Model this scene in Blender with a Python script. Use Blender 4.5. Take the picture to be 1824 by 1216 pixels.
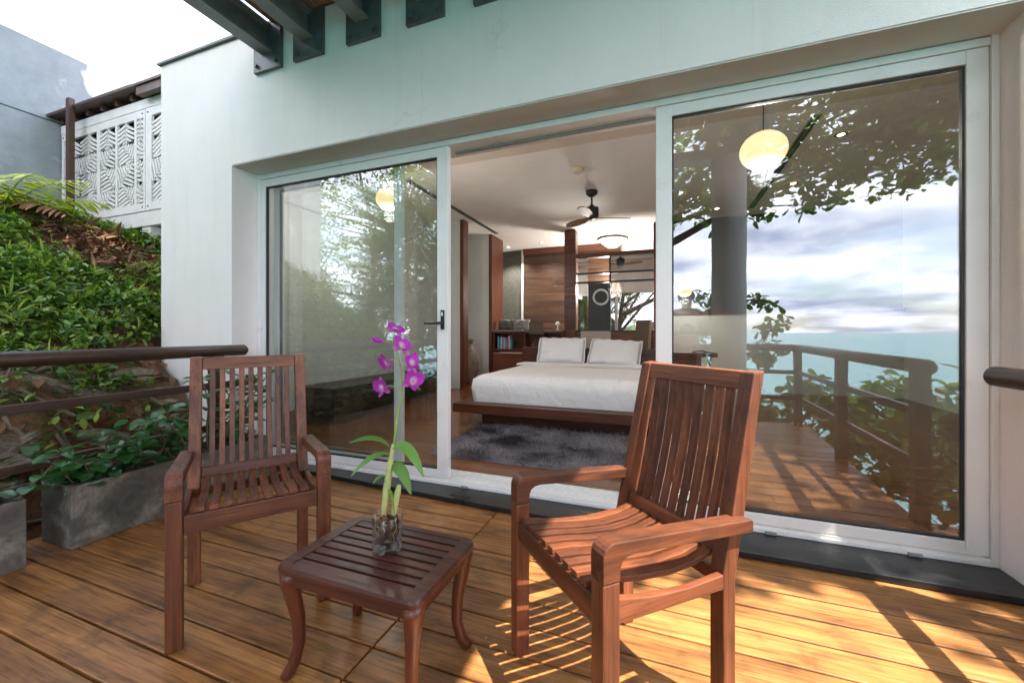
import bpy, math, random
import numpy as np
from mathutils import Vector, Matrix, Euler
random.seed(7); RNG = np.random.default_rng(7)
R = math.radians; PI = math.pi
sc = bpy.context.scene
for o in list(bpy.data.objects): bpy.data.objects.remove(o)
C = sc.collection

# ------------------------------------------------------------------ camera, world, sun, exposure
cd = bpy.data.cameras.new('camera'); cam = bpy.data.objects.new('camera', cd); C.objects.link(cam)
cam.location = (0, 0, 1.08); cam.rotation_euler = (R(90), 0, R(20.5))
cd.sensor_width = 36; cd.lens = 717 / 1824 * 36; cd.shift_y = -16 / 1824; cd.clip_start = 0.05; cd.clip_end = 20000
sc.camera = cam
SUN = Vector((0.53, -0.19, 1.0)).normalized()      # towards the sun
sun_el = math.asin(SUN.z); sun_az = math.atan2(SUN.x, SUN.y)
w = bpy.data.worlds.new('World'); sc.world = w; w.use_nodes = True
nt = w.node_tree; nt.nodes.clear(); N = nt.nodes; L = nt.links
sky = N.new('ShaderNodeTexSky'); sky.sky_type = 'NISHITA'; sky.sun_disc = False
sky.sun_elevation = sun_el; sky.sun_rotation = sun_az; sky.air_density = 1.0; sky.dust_density = 1.5
tc = N.new('ShaderNodeTexCoord'); sp = N.new('ShaderNodeSeparateXYZ'); L.new(tc.outputs['Generated'], sp.inputs[0])
mx = N.new('ShaderNodeMath'); mx.operation = 'MAXIMUM'; mx.inputs[1].default_value = 0.0; L.new(sp.outputs[2], mx.inputs[0])
ad = N.new('ShaderNodeMath'); ad.operation = 'ADD'; ad.inputs[1].default_value = 0.16; L.new(mx.outputs[0], ad.inputs[0])
dv = N.new('ShaderNodeVectorMath'); dv.operation = 'DIVIDE'; L.new(tc.outputs['Generated'], dv.inputs[0])
cb = N.new('ShaderNodeCombineXYZ')
for i in range(3): L.new(ad.outputs[0], cb.inputs[i])
L.new(cb.outputs[0], dv.inputs[1])
n1 = N.new('ShaderNodeTexNoise'); n1.inputs['Scale'].default_value = 1.1; n1.inputs['Detail'].default_value = 9; n1.inputs['Roughness'].default_value = 0.56
L.new(dv.outputs[0], n1.inputs['Vector'])
cr = N.new('ShaderNodeValToRGB'); cr.color_ramp.elements[0].position = 0.36; cr.color_ramp.elements[1].position = 0.54
L.new(n1.outputs[0], cr.inputs[0])
n2 = N.new('ShaderNodeTexNoise'); n2.inputs['Scale'].default_value = 1.7; n2.inputs['Detail'].default_value = 7
L.new(dv.outputs[0], n2.inputs['Vector'])
cc = N.new('ShaderNodeValToRGB'); cc.color_ramp.elements[0].position = 0.34; cc.color_ramp.elements[1].position = 0.7
cc.color_ramp.elements[0].color = (2.7, 3.0, 4.1, 1); cc.color_ramp.elements[1].color = (9.0, 9.0, 9.4, 1)
L.new(n2.outputs[0], cc.inputs[0])
mixc = N.new('ShaderNodeMixRGB'); L.new(cr.outputs[0], mixc.inputs[0]); L.new(sky.outputs[0], mixc.inputs[1]); L.new(cc.outputs[0], mixc.inputs[2])
bg = N.new('ShaderNodeBackground'); bg.inputs[1].default_value = 0.12; L.new(mixc.outputs[0], bg.inputs[0])
wo = N.new('ShaderNodeOutputWorld'); L.new(bg.outputs[0], wo.inputs[0])
sd = bpy.data.lights.new('sun', 'SUN'); sd.energy = 2.35; sd.angle = R(0.53); sd.color = (1, 0.93, 0.82)
so = bpy.data.objects.new('sun', sd); C.objects.link(so); so.rotation_euler = SUN.to_track_quat('Z', 'Y').to_euler(); so.location = (6, -2, 12)
sc.view_settings.view_transform = 'Standard'; sc.view_settings.look = 'None'; sc.view_settings.exposure = 2.9; sc.view_settings.gamma = 1
sc.view_settings.use_curve_mapping = False
sc.render.engine = 'CYCLES'
cy = sc.cycles; cy.max_bounces = 10; cy.diffuse_bounces = 5; cy.glossy_bounces = 5; cy.transparent_max_bounces = 16; cy.transmission_bounces = 6
cy.caustics_reflective = False; cy.caustics_refractive = False; cy.sample_clamp_indirect = 6

# ------------------------------------------------------------------ materials
class NT:
    def __init__(s, name):
        s.m = bpy.data.materials.new(name); s.m.use_nodes = True; s.t = s.m.node_tree
        s.b = s.t.nodes['Principled BSDF']; s.out = s.t.nodes['Material Output']
    def n(s, typ, **kw):
        x = s.t.nodes.new('ShaderNode' + typ)
        for k, v in kw.items():
            if k in x.inputs: x.inputs[k].default_value = v
            else: setattr(x, k, v)
        return x
    def l(s, a, b): s.t.links.new(a, b)
    def coord(s, kind='Object', scale=(1, 1, 1), rnd=False):
        t = s.n('TexCoord'); src = t.outputs['Object']
        if kind == 'World': g = s.n('NewGeometry'); src = g.outputs['Position']
        if rnd:
            oi = s.n('ObjectInfo'); a = s.n('VectorMath', operation='MULTIPLY_ADD')
            cb = s.n('CombineXYZ'); s.l(oi.outputs['Random'], cb.inputs[0]); s.l(oi.outputs['Random'], cb.inputs[1]); s.l(oi.outputs['Random'], cb.inputs[2])
            s.l(cb.outputs[0], a.inputs[0]); a.inputs[1].default_value = (37, 91, 53); s.l(src, a.inputs[2]); src = a.outputs[0]
        mp = s.n('Mapping'); mp.inputs['Scale'].default_value = scale; s.l(src, mp.inputs[0]); return mp.outputs[0]
    def noise(s, vec, scale, detail=4, rough=0.55, dist=0):
        x = s.n('TexNoise', Scale=scale, Detail=detail, Roughness=rough, Distortion=dist); s.l(vec, x.inputs['Vector']); return x.outputs[0]
    def ramp(s, fac, stops):
        x = s.n('ValToRGB'); e = x.color_ramp.elements
        while len(e) < len(stops): e.new(0.5)
        for i, (p, c) in enumerate(stops): e[i].position = p; e[i].color = (*c, 1) if len(c) == 3 else c
        s.l(fac, x.inputs[0]); return x.outputs[0]
    def mix(s, a, b, fac, mode='MIX'):
        x = s.n('MixRGB', blend_type=mode)
        for i, v in ((0, fac), (1, a), (2, b)):
            if hasattr(v, 'is_output'): s.l(v, x.inputs[i])
            elif isinstance(v, (int, float)): x.inputs[i].default_value = v
            else: x.inputs[i].default_value = (*v, 1)
        return x.outputs[0]
    def bump(s, h, strength, dist=0.01):
        x = s.n('Bump', Strength=strength, Distance=dist); s.l(h, x.inputs['Height']); s.l(x.outputs[0], s.b.inputs['Normal']); return x
    def col(s, v):
        if hasattr(v, 'is_output'): s.l(v, s.b.inputs['Base Color'])
        else: s.b.inputs['Base Color'].default_value = (*v, 1)
    def rough(s, v):
        if hasattr(v, 'is_output'): s.l(v, s.b.inputs['Roughness'])
        else: s.b.inputs['Roughness'].default_value = v
g3 = lambda v: (v, v, v)
MT = {}
def plain(name, c, rough=0.5, var=0.08, scale=14, bump=0.0, metal=0, spec=0.5):
    x = NT(name); v = x.coord('World'); n = x.noise(v, scale, 5)
    x.col(x.ramp(n, [(0.3, tuple(k * (1 - var) for k in c)), (0.7, tuple(min(1, k * (1 + var)) for k in c))]))
    x.rough(x.ramp(n, [(0.3, g3(max(0.02, rough - 0.08))), (0.7, g3(min(1, rough + 0.08)))]))
    x.b.inputs['Metallic'].default_value = metal; x.b.inputs['Specular IOR Level'].default_value = spec
    if bump: x.bump(x.noise(v, scale * 8, 3), bump, 0.004)
    MT[name] = x.m; return x.m
def wood(name, dark, mid, light, rough, axis, k=1.0, knots=0.0, blotch=0.0, coat=0.0, bump=0.25):
    x = NT(name)
    sc_ = [1.0, 1.0, 1.0]; st = [9 * k] * 3; st['xyz'.index(axis)] = 0.9 * k
    v = x.coord('Object', st, True)
    big = x.noise(v, 1.6, 5, 0.6, 0.6)
    st2 = [60 * k] * 3; st2['xyz'.index(axis)] = 2.2 * k
    fine = x.noise(x.coord('Object', st2, True), 1.8, 4, 0.65)
    c = x.ramp(big, [(0.25, dark), (0.5, mid), (0.75, light)])
    c = x.mix(c, x.ramp(fine, [(0.30, g3(0.38)), (0.46, g3(0.92)), (0.66, g3(1.12))]), 0.85, 'MULTIPLY')
    if knots:
        st4 = [6.5] * 3; st4['xyz'.index(axis)] = 0.3
        wv = x.n('TexWave', Scale=1.0, Distortion=11.0, Detail=4.0); wv.bands_direction = 'Y'; wv.inputs['Detail Scale'].default_value = 1.2; x.l(x.coord('Object', st4, True), wv.inputs['Vector'])
        c = x.mix(c, x.ramp(wv.outputs['Fac'], [(0.0, g3(0.55)), (0.14, g3(0.97)), (1.0, g3(1.05))]), 0.5, 'MULTIPLY')
        s5 = [150.0] * 3; s5['xyz'.index(axis)] = 3.0
        sk = x.noise(x.coord('Object', s5, True), 1.0, 2, 0.5); c = x.mix(c, x.ramp(sk, [(0.27, g3(0.3)), (0.36, g3(1.0))]), 0.8, 'MULTIPLY')
        s3 = [5.2] * 3; s3['xyz'.index(axis)] = 1.5
        vo = x.n('TexVoronoi', Scale=1.0, Randomness=1.0); x.l(x.coord('Object', s3, True), vo.inputs['Vector'])
        kn = x.ramp(vo.outputs['Distance'], [(0.0, g3(0.22)), (0.07, g3(0.5)), (0.16, g3(1.0))])
        c = x.mix(c, kn, knots, 'MULTIPLY')
    if blotch:
        bw = x.noise(x.coord('World', (1.0, 1.5, 1)), 5.5, 5, 0.62, 0.4)
        c = x.mix(c, x.ramp(bw, [(0.34, g3(0.34)), (0.48, g3(0.92)), (0.66, g3(1.15))]), blotch, 'MULTIPLY')
        sw = x.noise(x.coord('World'), 38, 3, 0.7)
        c = x.mix(c, x.ramp(sw, [(0.24, g3(0.35)), (0.32, g3(1.0))]), blotch * 0.7, 'MULTIPLY')
    oi = x.n('ObjectInfo'); hs = x.n('HueSaturation')
    mr = x.n('MapRange'); mr.inputs[3].default_value = 0.82 if knots else 0.68; mr.inputs[4].default_value = 1.16 if knots else 1.25
    x.l(oi.outputs['Random'], mr.inputs[0]); x.l(mr.outputs[0], hs.inputs['Value']); x.l(c, hs.inputs['Color'])
    x.col(hs.outputs[0])
    x.rough(x.ramp(fine, [(0.3, g3(min(1, rough + 0.14))), (0.7, g3(rough - 0.06))]))
    if coat: x.b.inputs['Coat Weight'].default_value = coat; x.b.inputs['Coat Roughness'].default_value = 0.18
    x.bump(fine, bump, 0.0015)
    MT[name] = x.m; return x.m
# deck boards, furniture wood (grain along each axis), interior wood
wood('deck', (0.16, 0.058, 0.016), (0.36, 0.150, 0.042), (0.49, 0.228, 0.074), 0.44, 'x', 1.0, 0.9, 0.65, 0.06, 0.5)
for a in 'xyz': wood('chair_' + a, (0.062, 0.0175, 0.008), (0.145, 0.042, 0.0165), (0.245, 0.083, 0.033), 0.45, a, 1.3, 0, 0.5, 0.0, 0.4)
for a in 'xyz': wood('table_' + a, (0.034, 0.0095, 0.006), (0.075, 0.019, 0.010), (0.125, 0.034, 0.015), 0.4, a, 1.3, 0, 0.2, 0.04)
wood('table_leg', (0.065, 0.016, 0.008), (0.12, 0.030, 0.013), (0.18, 0.05, 0.02), 0.32, 'z', 1.3, 0, 0.2, 0.15)
for a in 'xyz': wood('rail_' + a, (0.022, 0.009, 0.0055), (0.058, 0.025, 0.015), (0.10, 0.048, 0.03), 0.42, a, 1.2, 0, 0.3, 0.05)
for a in 'xz': wood('merbau_' + a, (0.05, 0.012, 0.006), (0.115, 0.030, 0.012), (0.17, 0.052, 0.02), 0.33, a, 0.8)
wood('walnut', (0.022, 0.010, 0.006), (0.06, 0.028, 0.015), (0.10, 0.05, 0.026), 0.35, 'x', 0.7)
wood('roofplank', (0.12, 0.055, 0.025), (0.38, 0.23, 0.12), (0.58, 0.42, 0.27), 0.8, 'y', 1.0, 0.9, 0.5)
def floor_mat():
    x = NT('floor'); v = x.coord('World')
    br = x.n('TexBrick', Scale=1.0); br.inputs['Mortar Size'].default_value = 0.0016; br.inputs['Brick Width'].default_value = 1.3; br.inputs['Row Height'].default_value = 0.12
    br.inputs['Color1'].default_value = (0.17, 0.062, 0.02, 1); br.inputs['Color2'].default_value = (0.26, 0.10, 0.034, 1); br.inputs['Mortar'].default_value = (0.05, 0.02, 0.01, 1)
    x.l(v, br.inputs['Vector'])
    fine = x.noise(x.coord('World', (2, 50, 2)), 1.5, 4, 0.6)
    x.col(x.mix(br.outputs['Color'], x.ramp(fine, [(0.3, g3(0.6)), (0.65, g3(1.1))]), 0.7, 'MULTIPLY')); x.rough(0.2)
    x.bump(fine, 0.06, 0.001); MT['floor'] = x.m
floor_mat()
def stucco(name, c, stain=0.3):
    x = NT(name); v = x.coord('World')
    n = x.noise(v, 2.2, 6, 0.6); st = x.noise(x.coord('World', (6, 6, 0.5)), 1.2, 5, 0.6)
    cc = x.ramp(n, [(0.3, tuple(k * 0.95 for k in c)), (0.7, c)])
    cc = x.mix(cc, x.ramp(st, [(0.30, (0.72, 0.70, 0.62)), (0.46, (1, 1, 1))]), stain, 'MULTIPLY')
    if stain:
        dr = x.noise(x.coord('World', (16, 16, 0.35)), 1.0, 4, 0.6); cc = x.mix(cc, (0.62, 0.55, 0.44), x.ramp(dr, [(0.66, g3(0)), (0.76, g3(0.34))]))
        wn = x.n('TexNoise', Scale=2.5, Detail=4.0); x.l(v, wn.inputs['Vector']); vm = x.n('VectorMath', operation='MULTIPLY_ADD'); vm.inputs[1].default_value = (.35, .35, .35); x.l(wn.outputs['Color'], vm.inputs[0]); x.l(v, vm.inputs[2])
        vo = x.n('TexVoronoi', Scale=0.75, feature='DISTANCE_TO_EDGE'); x.l(vm.outputs[0], vo.inputs['Vector'])
        ck = x.ramp(vo.outputs['Distance'], [(0.0, g3(0.72)), (0.0035, g3(1.0))]); cc = x.mix(cc, ck, x.ramp(x.noise(v, 0.9, 3), [(0.52, g3(0)), (0.64, g3(0.42))]), 'MULTIPLY')
    x.col(cc); x.rough(0.7)
    h = x.n('Math', operation='ADD'); x.l(x.noise(v, 160, 3), h.inputs[0]); x.l(x.noise(v, 9, 4), h.inputs[1])
    x.bump(h.outputs[0], 0.5, 0.005); MT[name] = x.m
stucco('wall', (0.885, 0.825, 0.80), 0.14)
stucco('wall_in', (0.62, 0.62, 0.60), 0.0)
stucco('ceiling', (0.80, 0.76, 0.72), 0.0)
stucco('ceiling_beige', (0.62, 0.54, 0.45), 0.0)
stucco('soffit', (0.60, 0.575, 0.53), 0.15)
def concrete(name, c1, c2, c3, scale):
    x = NT(name); v = x.coord('World')
    n = x.noise(v, scale, 8, 0.68, 0.3); m = x.noise(v, scale * 6, 6, 0.7)
    c = x.ramp(n, [(0.28, c1), (0.52, c2), (0.72, c3)])
    x.col(x.mix(c, x.ramp(m, [(0.3, g3(0.7)), (0.66, g3(1.12))]), 0.7, 'MULTIPLY')); x.rough(x.ramp(m, [(0.3, g3(0.55)), (0.7, g3(0.85))]))
    x.bump(m, 0.3, 0.004); MT[name] = x.m
concrete('planter', (0.035, 0.034, 0.034), (0.125, 0.112, 0.092), (0.36, 0.34, 0.30), 5.5)
def bigwall():
    x = NT('grey_render'); v = x.coord('World')
    n = x.noise(v, 0.8, 6, 0.6); p = x.noise(v, 1.5, 7, 0.66, 0.5); q = x.noise(v, 5, 6, 0.7)
    c = x.ramp(n, [(0.3, (0.24, 0.265, 0.29)), (0.7, (0.34, 0.365, 0.39))])
    c = x.mix(c, (0.58, 0.56, 0.52), x.ramp(p, [(0.55, g3(0)), (0.64, g3(0.8))]))
    c = x.mix(c, x.ramp(q, [(0.3, g3(0.8)), (0.65, g3(1.08))]), 0.8, 'MULTIPLY')
    x.col(c); x.rough(0.85); x.bump(q, 0.3, 0.01); MT['grey_render'] = x.m
bigwall()
plain('alu', (0.79, 0.775, 0.765), 0.33, 0.03, 6, 0.0)
plain('gasket', (0.012, 0.013, 0.016), 0.5)
plain('grey_plastic', (0.25, 0.26, 0.26), 0.5)
plain('slate', (0.011, 0.012, 0.0135), 0.33, 0.25, 5, 0.03)
plain('steel', (0.085, 0.10, 0.10), 0.42, 0.25, 16, 0.3)
plain('steel_beam', (0.19, 0.215, 0.22), 0.45, 0.18, 10, 0.2)
plain('brown_steel', (0.075, 0.033, 0.024), 0.5, 0.2, 10)
plain('screen', (0.84, 0.79, 0.78), 0.55, 0.06, 7)
plain('dark_gap', (0.05, 0.045, 0.04), 0.9)
plain('dark_earth', (0.05, 0.03, 0.018), 0.95, 0.3, 8, 0.4)
plain('linen', (0.80, 0.80, 0.83), 0.85, 0.02, 5, 0.0)
_x = NT('linen'); _x.col((0.86, 0.87, 0.90)); _x.rough(0.9); _v = _x.coord('World', (1, 0.7, 1)); _x.bump(_x.noise(_v, 5.5, 5, 0.55, 1.2), 0.55, 0.05); MT['linen'] = _x.m
plain('beige_fabric', (0.46, 0.41, 0.34), 0.9, 0.05, 60, 0.2)
plain('taupe_fabric', (0.22, 0.165, 0.12), 0.9, 0.05, 60, 0.2)
plain('grey_fabric', (0.25, 0.24, 0.23), 0.9, 0.1, 60, 0.2)
plain('wallpaper', (0.085, 0.085, 0.07), 0.75, 0.45, 40)
plain('black', (0.010, 0.010, 0.011), 0.35)
plain('charcoal', (0.022, 0.023, 0.024), 0.4)
plain('bronze', (0.035, 0.02, 0.012), 0.35, 0.1, 20)
plain('blade', (0.22, 0.085, 0.03), 0.4, 0.25, 20)
plain('white_paint', (0.78, 0.78, 0.76), 0.45, 0.03)
plain('ivory', (0.66, 0.60, 0.42), 0.5)
plain('vase', (0.20, 0.15, 0.11), 0.6, 0.75, 55, 0.5)
plain('lampshade', (0.11, 0.085, 0.065), 0.9)
plain('skin', (0.42, 0.24, 0.16), 0.55)
plain('hair', (0.02, 0.014, 0.01), 0.6)
plain('tshirt', (0.72, 0.72, 0.74), 0.9, 0.03)
plain('trousers', (0.48, 0.44, 0.38), 0.9, 0.05)
plain('bark_chunk', (0.11, 0.042, 0.02), 0.9, 0.5, 60, 0.5)
plain('root', (0.52, 0.43, 0.27), 0.8, 0.2, 60)
plain('root_wood', (0.16, 0.125, 0.085), 0.85, 0.4, 12, 0.6)
plain('dry_leaf', (0.17, 0.085, 0.04), 0.8, 0.4, 16)
plain('mulch', (0.13, 0.065, 0.03), 0.95, 0.55, 20, 0.6)
plain('trunk', (0.10, 0.078, 0.058), 0.9, 0.4, 10, 0.6)
plain('stem_green', (0.30, 0.42, 0.08), 0.5, 0.15, 30)
plain('stem_cane', (0.47, 0.50, 0.20), 0.5, 0.2, 30)
plain('stem_brown', (0.12, 0.085, 0.05), 0.8, 0.2, 30)
plain('curtain', (0.72, 0.74, 0.74), 0.9, 0.03)
for i, c in enumerate([(0.04, 0.16, 0.34), (0.10, 0.34, 0.48), (0.55, 0.55, 0.52), (0.35, 0.12, 0.12), (0.05, 0.08, 0.18), (0.42, 0.50, 0.56)]): plain('book%d' % i, c, 0.6)
def foliage(name, stops, trans=0.35, rough=0.4, spec=0.5):
    x = NT(name); g = x.n('NewGeometry'); c = x.ramp(g.outputs['Random Per Island'], stops)
    oi = x.n('ObjectInfo'); hs = x.n('HueSaturation'); mr = x.n('MapRange'); mr.inputs[3].default_value = 0.75; mr.inputs[4].default_value = 1.3
    x.l(oi.outputs['Random'], mr.inputs[0]); x.l(mr.outputs[0], hs.inputs['Value']); x.l(c, hs.inputs['Color']); c = hs.outputs[0]
    x.col(c); x.rough(rough); x.b.inputs['Specular IOR Level'].default_value = spec
    tr = x.n('BsdfTranslucent'); br = x.mix(c, (1.0, 1.15, 0.35), 1.0, 'MULTIPLY'); gm = x.n('Gamma'); gm.inputs[1].default_value = 0.85; x.l(br, gm.inputs[0]); x.l(gm.outputs[0], tr.inputs[0])
    ms = x.n('MixShader'); ms.inputs[0].default_value = trans; x.l(x.b.outputs[0], ms.inputs[1]); x.l(tr.outputs[0], ms.inputs[2]); x.l(ms.outputs[0], x.out.inputs[0])
    MT[name] = x.m
foliage('leaf_almond', [(0, (0.05, 0.115, 0.018)), (0.55, (0.11, 0.21, 0.035)), (0.93, (0.2, 0.30, 0.05)), (1, (0.27, 0.2, 0.04))], 0.52)
foliage('leaf_tree', [(0, (0.04, 0.085, 0.014)), (0.5, (0.085, 0.155, 0.025)), (1, (0.18, 0.25, 0.04))], 0.45)
foliage('leaf_creeper', [(0, (0.03, 0.09, 0.025)), (0.7, (0.06, 0.15, 0.045)), (1, (0.16, 0.22, 0.07))], 0.2, 0.35)
foliage('leaf_sprig', [(0, (0.14, 0.25, 0.03)), (1, (0.34, 0.42, 0.08))], 0.4)
foliage('leaf_cover', [(0, (0.03, 0.085, 0.016)), (0.4, (0.09, 0.20, 0.035)), (0.8, (0.22, 0.35, 0.06)), (1, (0.38, 0.42, 0.08))], 0.3)
foliage('leaf_planter', [(0, (0.035, 0.115, 0.035)), (1, (0.055, 0.16, 0.045))], 0.2, 0.3, 0.6)
foliage('leaf_fern', [(0, (0.27, 0.36, 0.04)), (0.85, (0.46, 0.50, 0.07)), (1, (0.25, 0.13, 0.05))], 0.45)
foliage('leaf_orchid', [(0, (0.10, 0.24, 0.035)), (1, (0.13, 0.28, 0.05))], 0.25, 0.4)
def petal_mat(name, inner, outer):
    x = NT(name); t = x.n('TexCoord'); ln = x.n('VectorMath', operation='LENGTH'); x.l(t.outputs['Object'], ln.inputs[0])
    x.col(x.ramp(ln.outputs['Value'], [(0.004, inner), (0.015, outer)])); x.rough(0.6)
    tr = x.n('BsdfTranslucent'); x.l(x.b.inputs['Base Color'].links[0].from_socket, tr.inputs[0])
    ms = x.n('MixShader'); ms.inputs[0].default_value = 0.3; x.l(x.b.outputs[0], ms.inputs[1]); x.l(tr.outputs[0], ms.inputs[2]); x.l(ms.outputs[0], x.out.inputs[0]); MT[name] = x.m
petal_mat('petal', (0.74, 0.52, 0.68), (0.45, 0.025, 0.45)); petal_mat('sepal', (0.82, 0.72, 0.74), (0.56, 0.13, 0.52)); petal_mat('lip', (0.75, 0.72, 0.45), (0.40, 0.02, 0.38))
def ground_mat():
    x = NT('ground'); v = x.coord('World')
    n = x.noise(v, 2.0, 8, 0.65, 0.4); m = x.noise(v, 14, 6, 0.7)
    c = x.ramp(n, [(0.3, (0.04, 0.022, 0.012)), (0.45, (0.15, 0.058, 0.024)), (0.56, (0.19, 0.095, 0.045)), (0.66, (0.09, 0.06, 0.025))])
    c = x.mix(c, x.ramp(m, [(0.3, g3(0.45)), (0.65, g3(1.15))]), 0.9, 'MULTIPLY')
    x.col(c); x.rough(0.95); x.bump(m, 0.8, 0.03); MT['ground'] = x.m
    x = NT('rock'); v = x.coord('World'); n = x.noise(v, 5, 8, 0.68, 0.5); m = x.noise(v, 30, 6, 0.7)
    c = x.ramp(n, [(0.3, (0.07, 0.05, 0.032)), (0.42, (0.15, 0.105, 0.065)), (0.53, (0.25, 0.215, 0.16)), (0.62, (0.20, 0.16, 0.035)), (0.72, (0.09, 0.09, 0.03))])
    x.col(x.mix(c, x.ramp(m, [(0.3, g3(0.45)), (0.65, g3(1.15))]), 0.9, 'MULTIPLY')); x.rough(0.9); x.bump(m, 0.8, 0.02); MT['rock'] = x.m
ground_mat()
def sea_mat():
    x = NT('sea'); v = x.coord('World'); n = x.noise(x.coord('World', (0.02, 0.05, 1)), 1, 5)
    x.col(x.ramp(n, [(0.35, (0.02, 0.15, 0.165)), (0.65, (0.04, 0.22, 0.225))])); x.rough(0.28)
    h = x.noise(x.coord('World', (0.25, 0.6, 1)), 1.0, 6, 0.65); x.bump(h, 0.6, 1.0); MT['sea'] = x.m
sea_mat()
def rug_mat():
    x = NT('rug'); v = x.coord('World'); a = x.noise(v, 2.6, 6, 0.6, 0.3); b = x.noise(v, 110, 3, 0.7)
    c = x.ramp(a, [(0.36, (0.03, 0.027, 0.038)), (0.46, (0.16, 0.15, 0.18)), (0.62, (0.30, 0.285, 0.325))])
    x.col(x.mix(c, x.ramp(b, [(0.3, g3(0.45)), (0.65, g3(1.25))]), 0.8, 'MULTIPLY')); x.rough(1.0); x.bump(b, 1.0, 0.01); MT['rug'] = x.m
rug_mat()
def glass_mat(name, base, k, tint=(1, 1, 1)):
    x = NT(name); x.t.nodes.remove(x.b)
    tr = x.n('BsdfTransparent'); tr.inputs[0].default_value = (*tint, 1); gl = x.n('BsdfGlossy', Roughness=0.0); gl.inputs[0].default_value = (0.95, 0.97, 1, 1)
    bp_ = x.n('Bump', Strength=0.05, Distance=0.02); x.l(x.noise(x.coord('World'), 1.4, 2), bp_.inputs['Height']); x.l(bp_.outputs[0], gl.inputs['Normal']) if name == 'pane' else None
    lw = x.n('LayerWeight', Blend=0.5); p = x.n('Math', operation='POWER'); p.inputs[1].default_value = 3.0; x.l(lw.outputs['Facing'], p.inputs[0])
    ma = x.n('Math', operation='MULTIPLY_ADD'); ma.inputs[1].default_value = k; ma.inputs[2].default_value = base; x.l(p.outputs[0], ma.inputs[0])
    ms = x.n('MixShader'); x.l(ma.outputs[0], ms.inputs[0]); x.l(tr.outputs[0], ms.inputs[1]); x.l(gl.outputs[0], ms.inputs[2]); x.l(ms.outputs[0], x.out.inputs[0]); MT[name] = x.m
glass_mat('pane', 0.105, 0.5, (0.91, 0.94, 0.93))
glass_mat('pane_clear', 0.05, 0.5)
glass_mat('tumbler', 0.03, 0.9, (0.97, 0.985, 0.98))
glass_mat('dark_mirror', 0.55, 0.3, (0.25, 0.22, 0.2))
def emit(name, c, s):
    x = NT(name); x.col(c); x.b.inputs['Emission Color'].default_value = (*c, 1); x.b.inputs['Emission Strength'].default_value = s; x.rough(0.25); MT[name] = x.m
emit('globe', (1.0, 0.72, 0.40), 0.19); emit('globe_hole', (1.0, 0.82, 0.55), 0.30)
emit('lightshade', (1.0, 0.78, 0.55), 0.18); emit('bulb', (1.0, 0.75, 0.40), 3.0)

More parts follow.
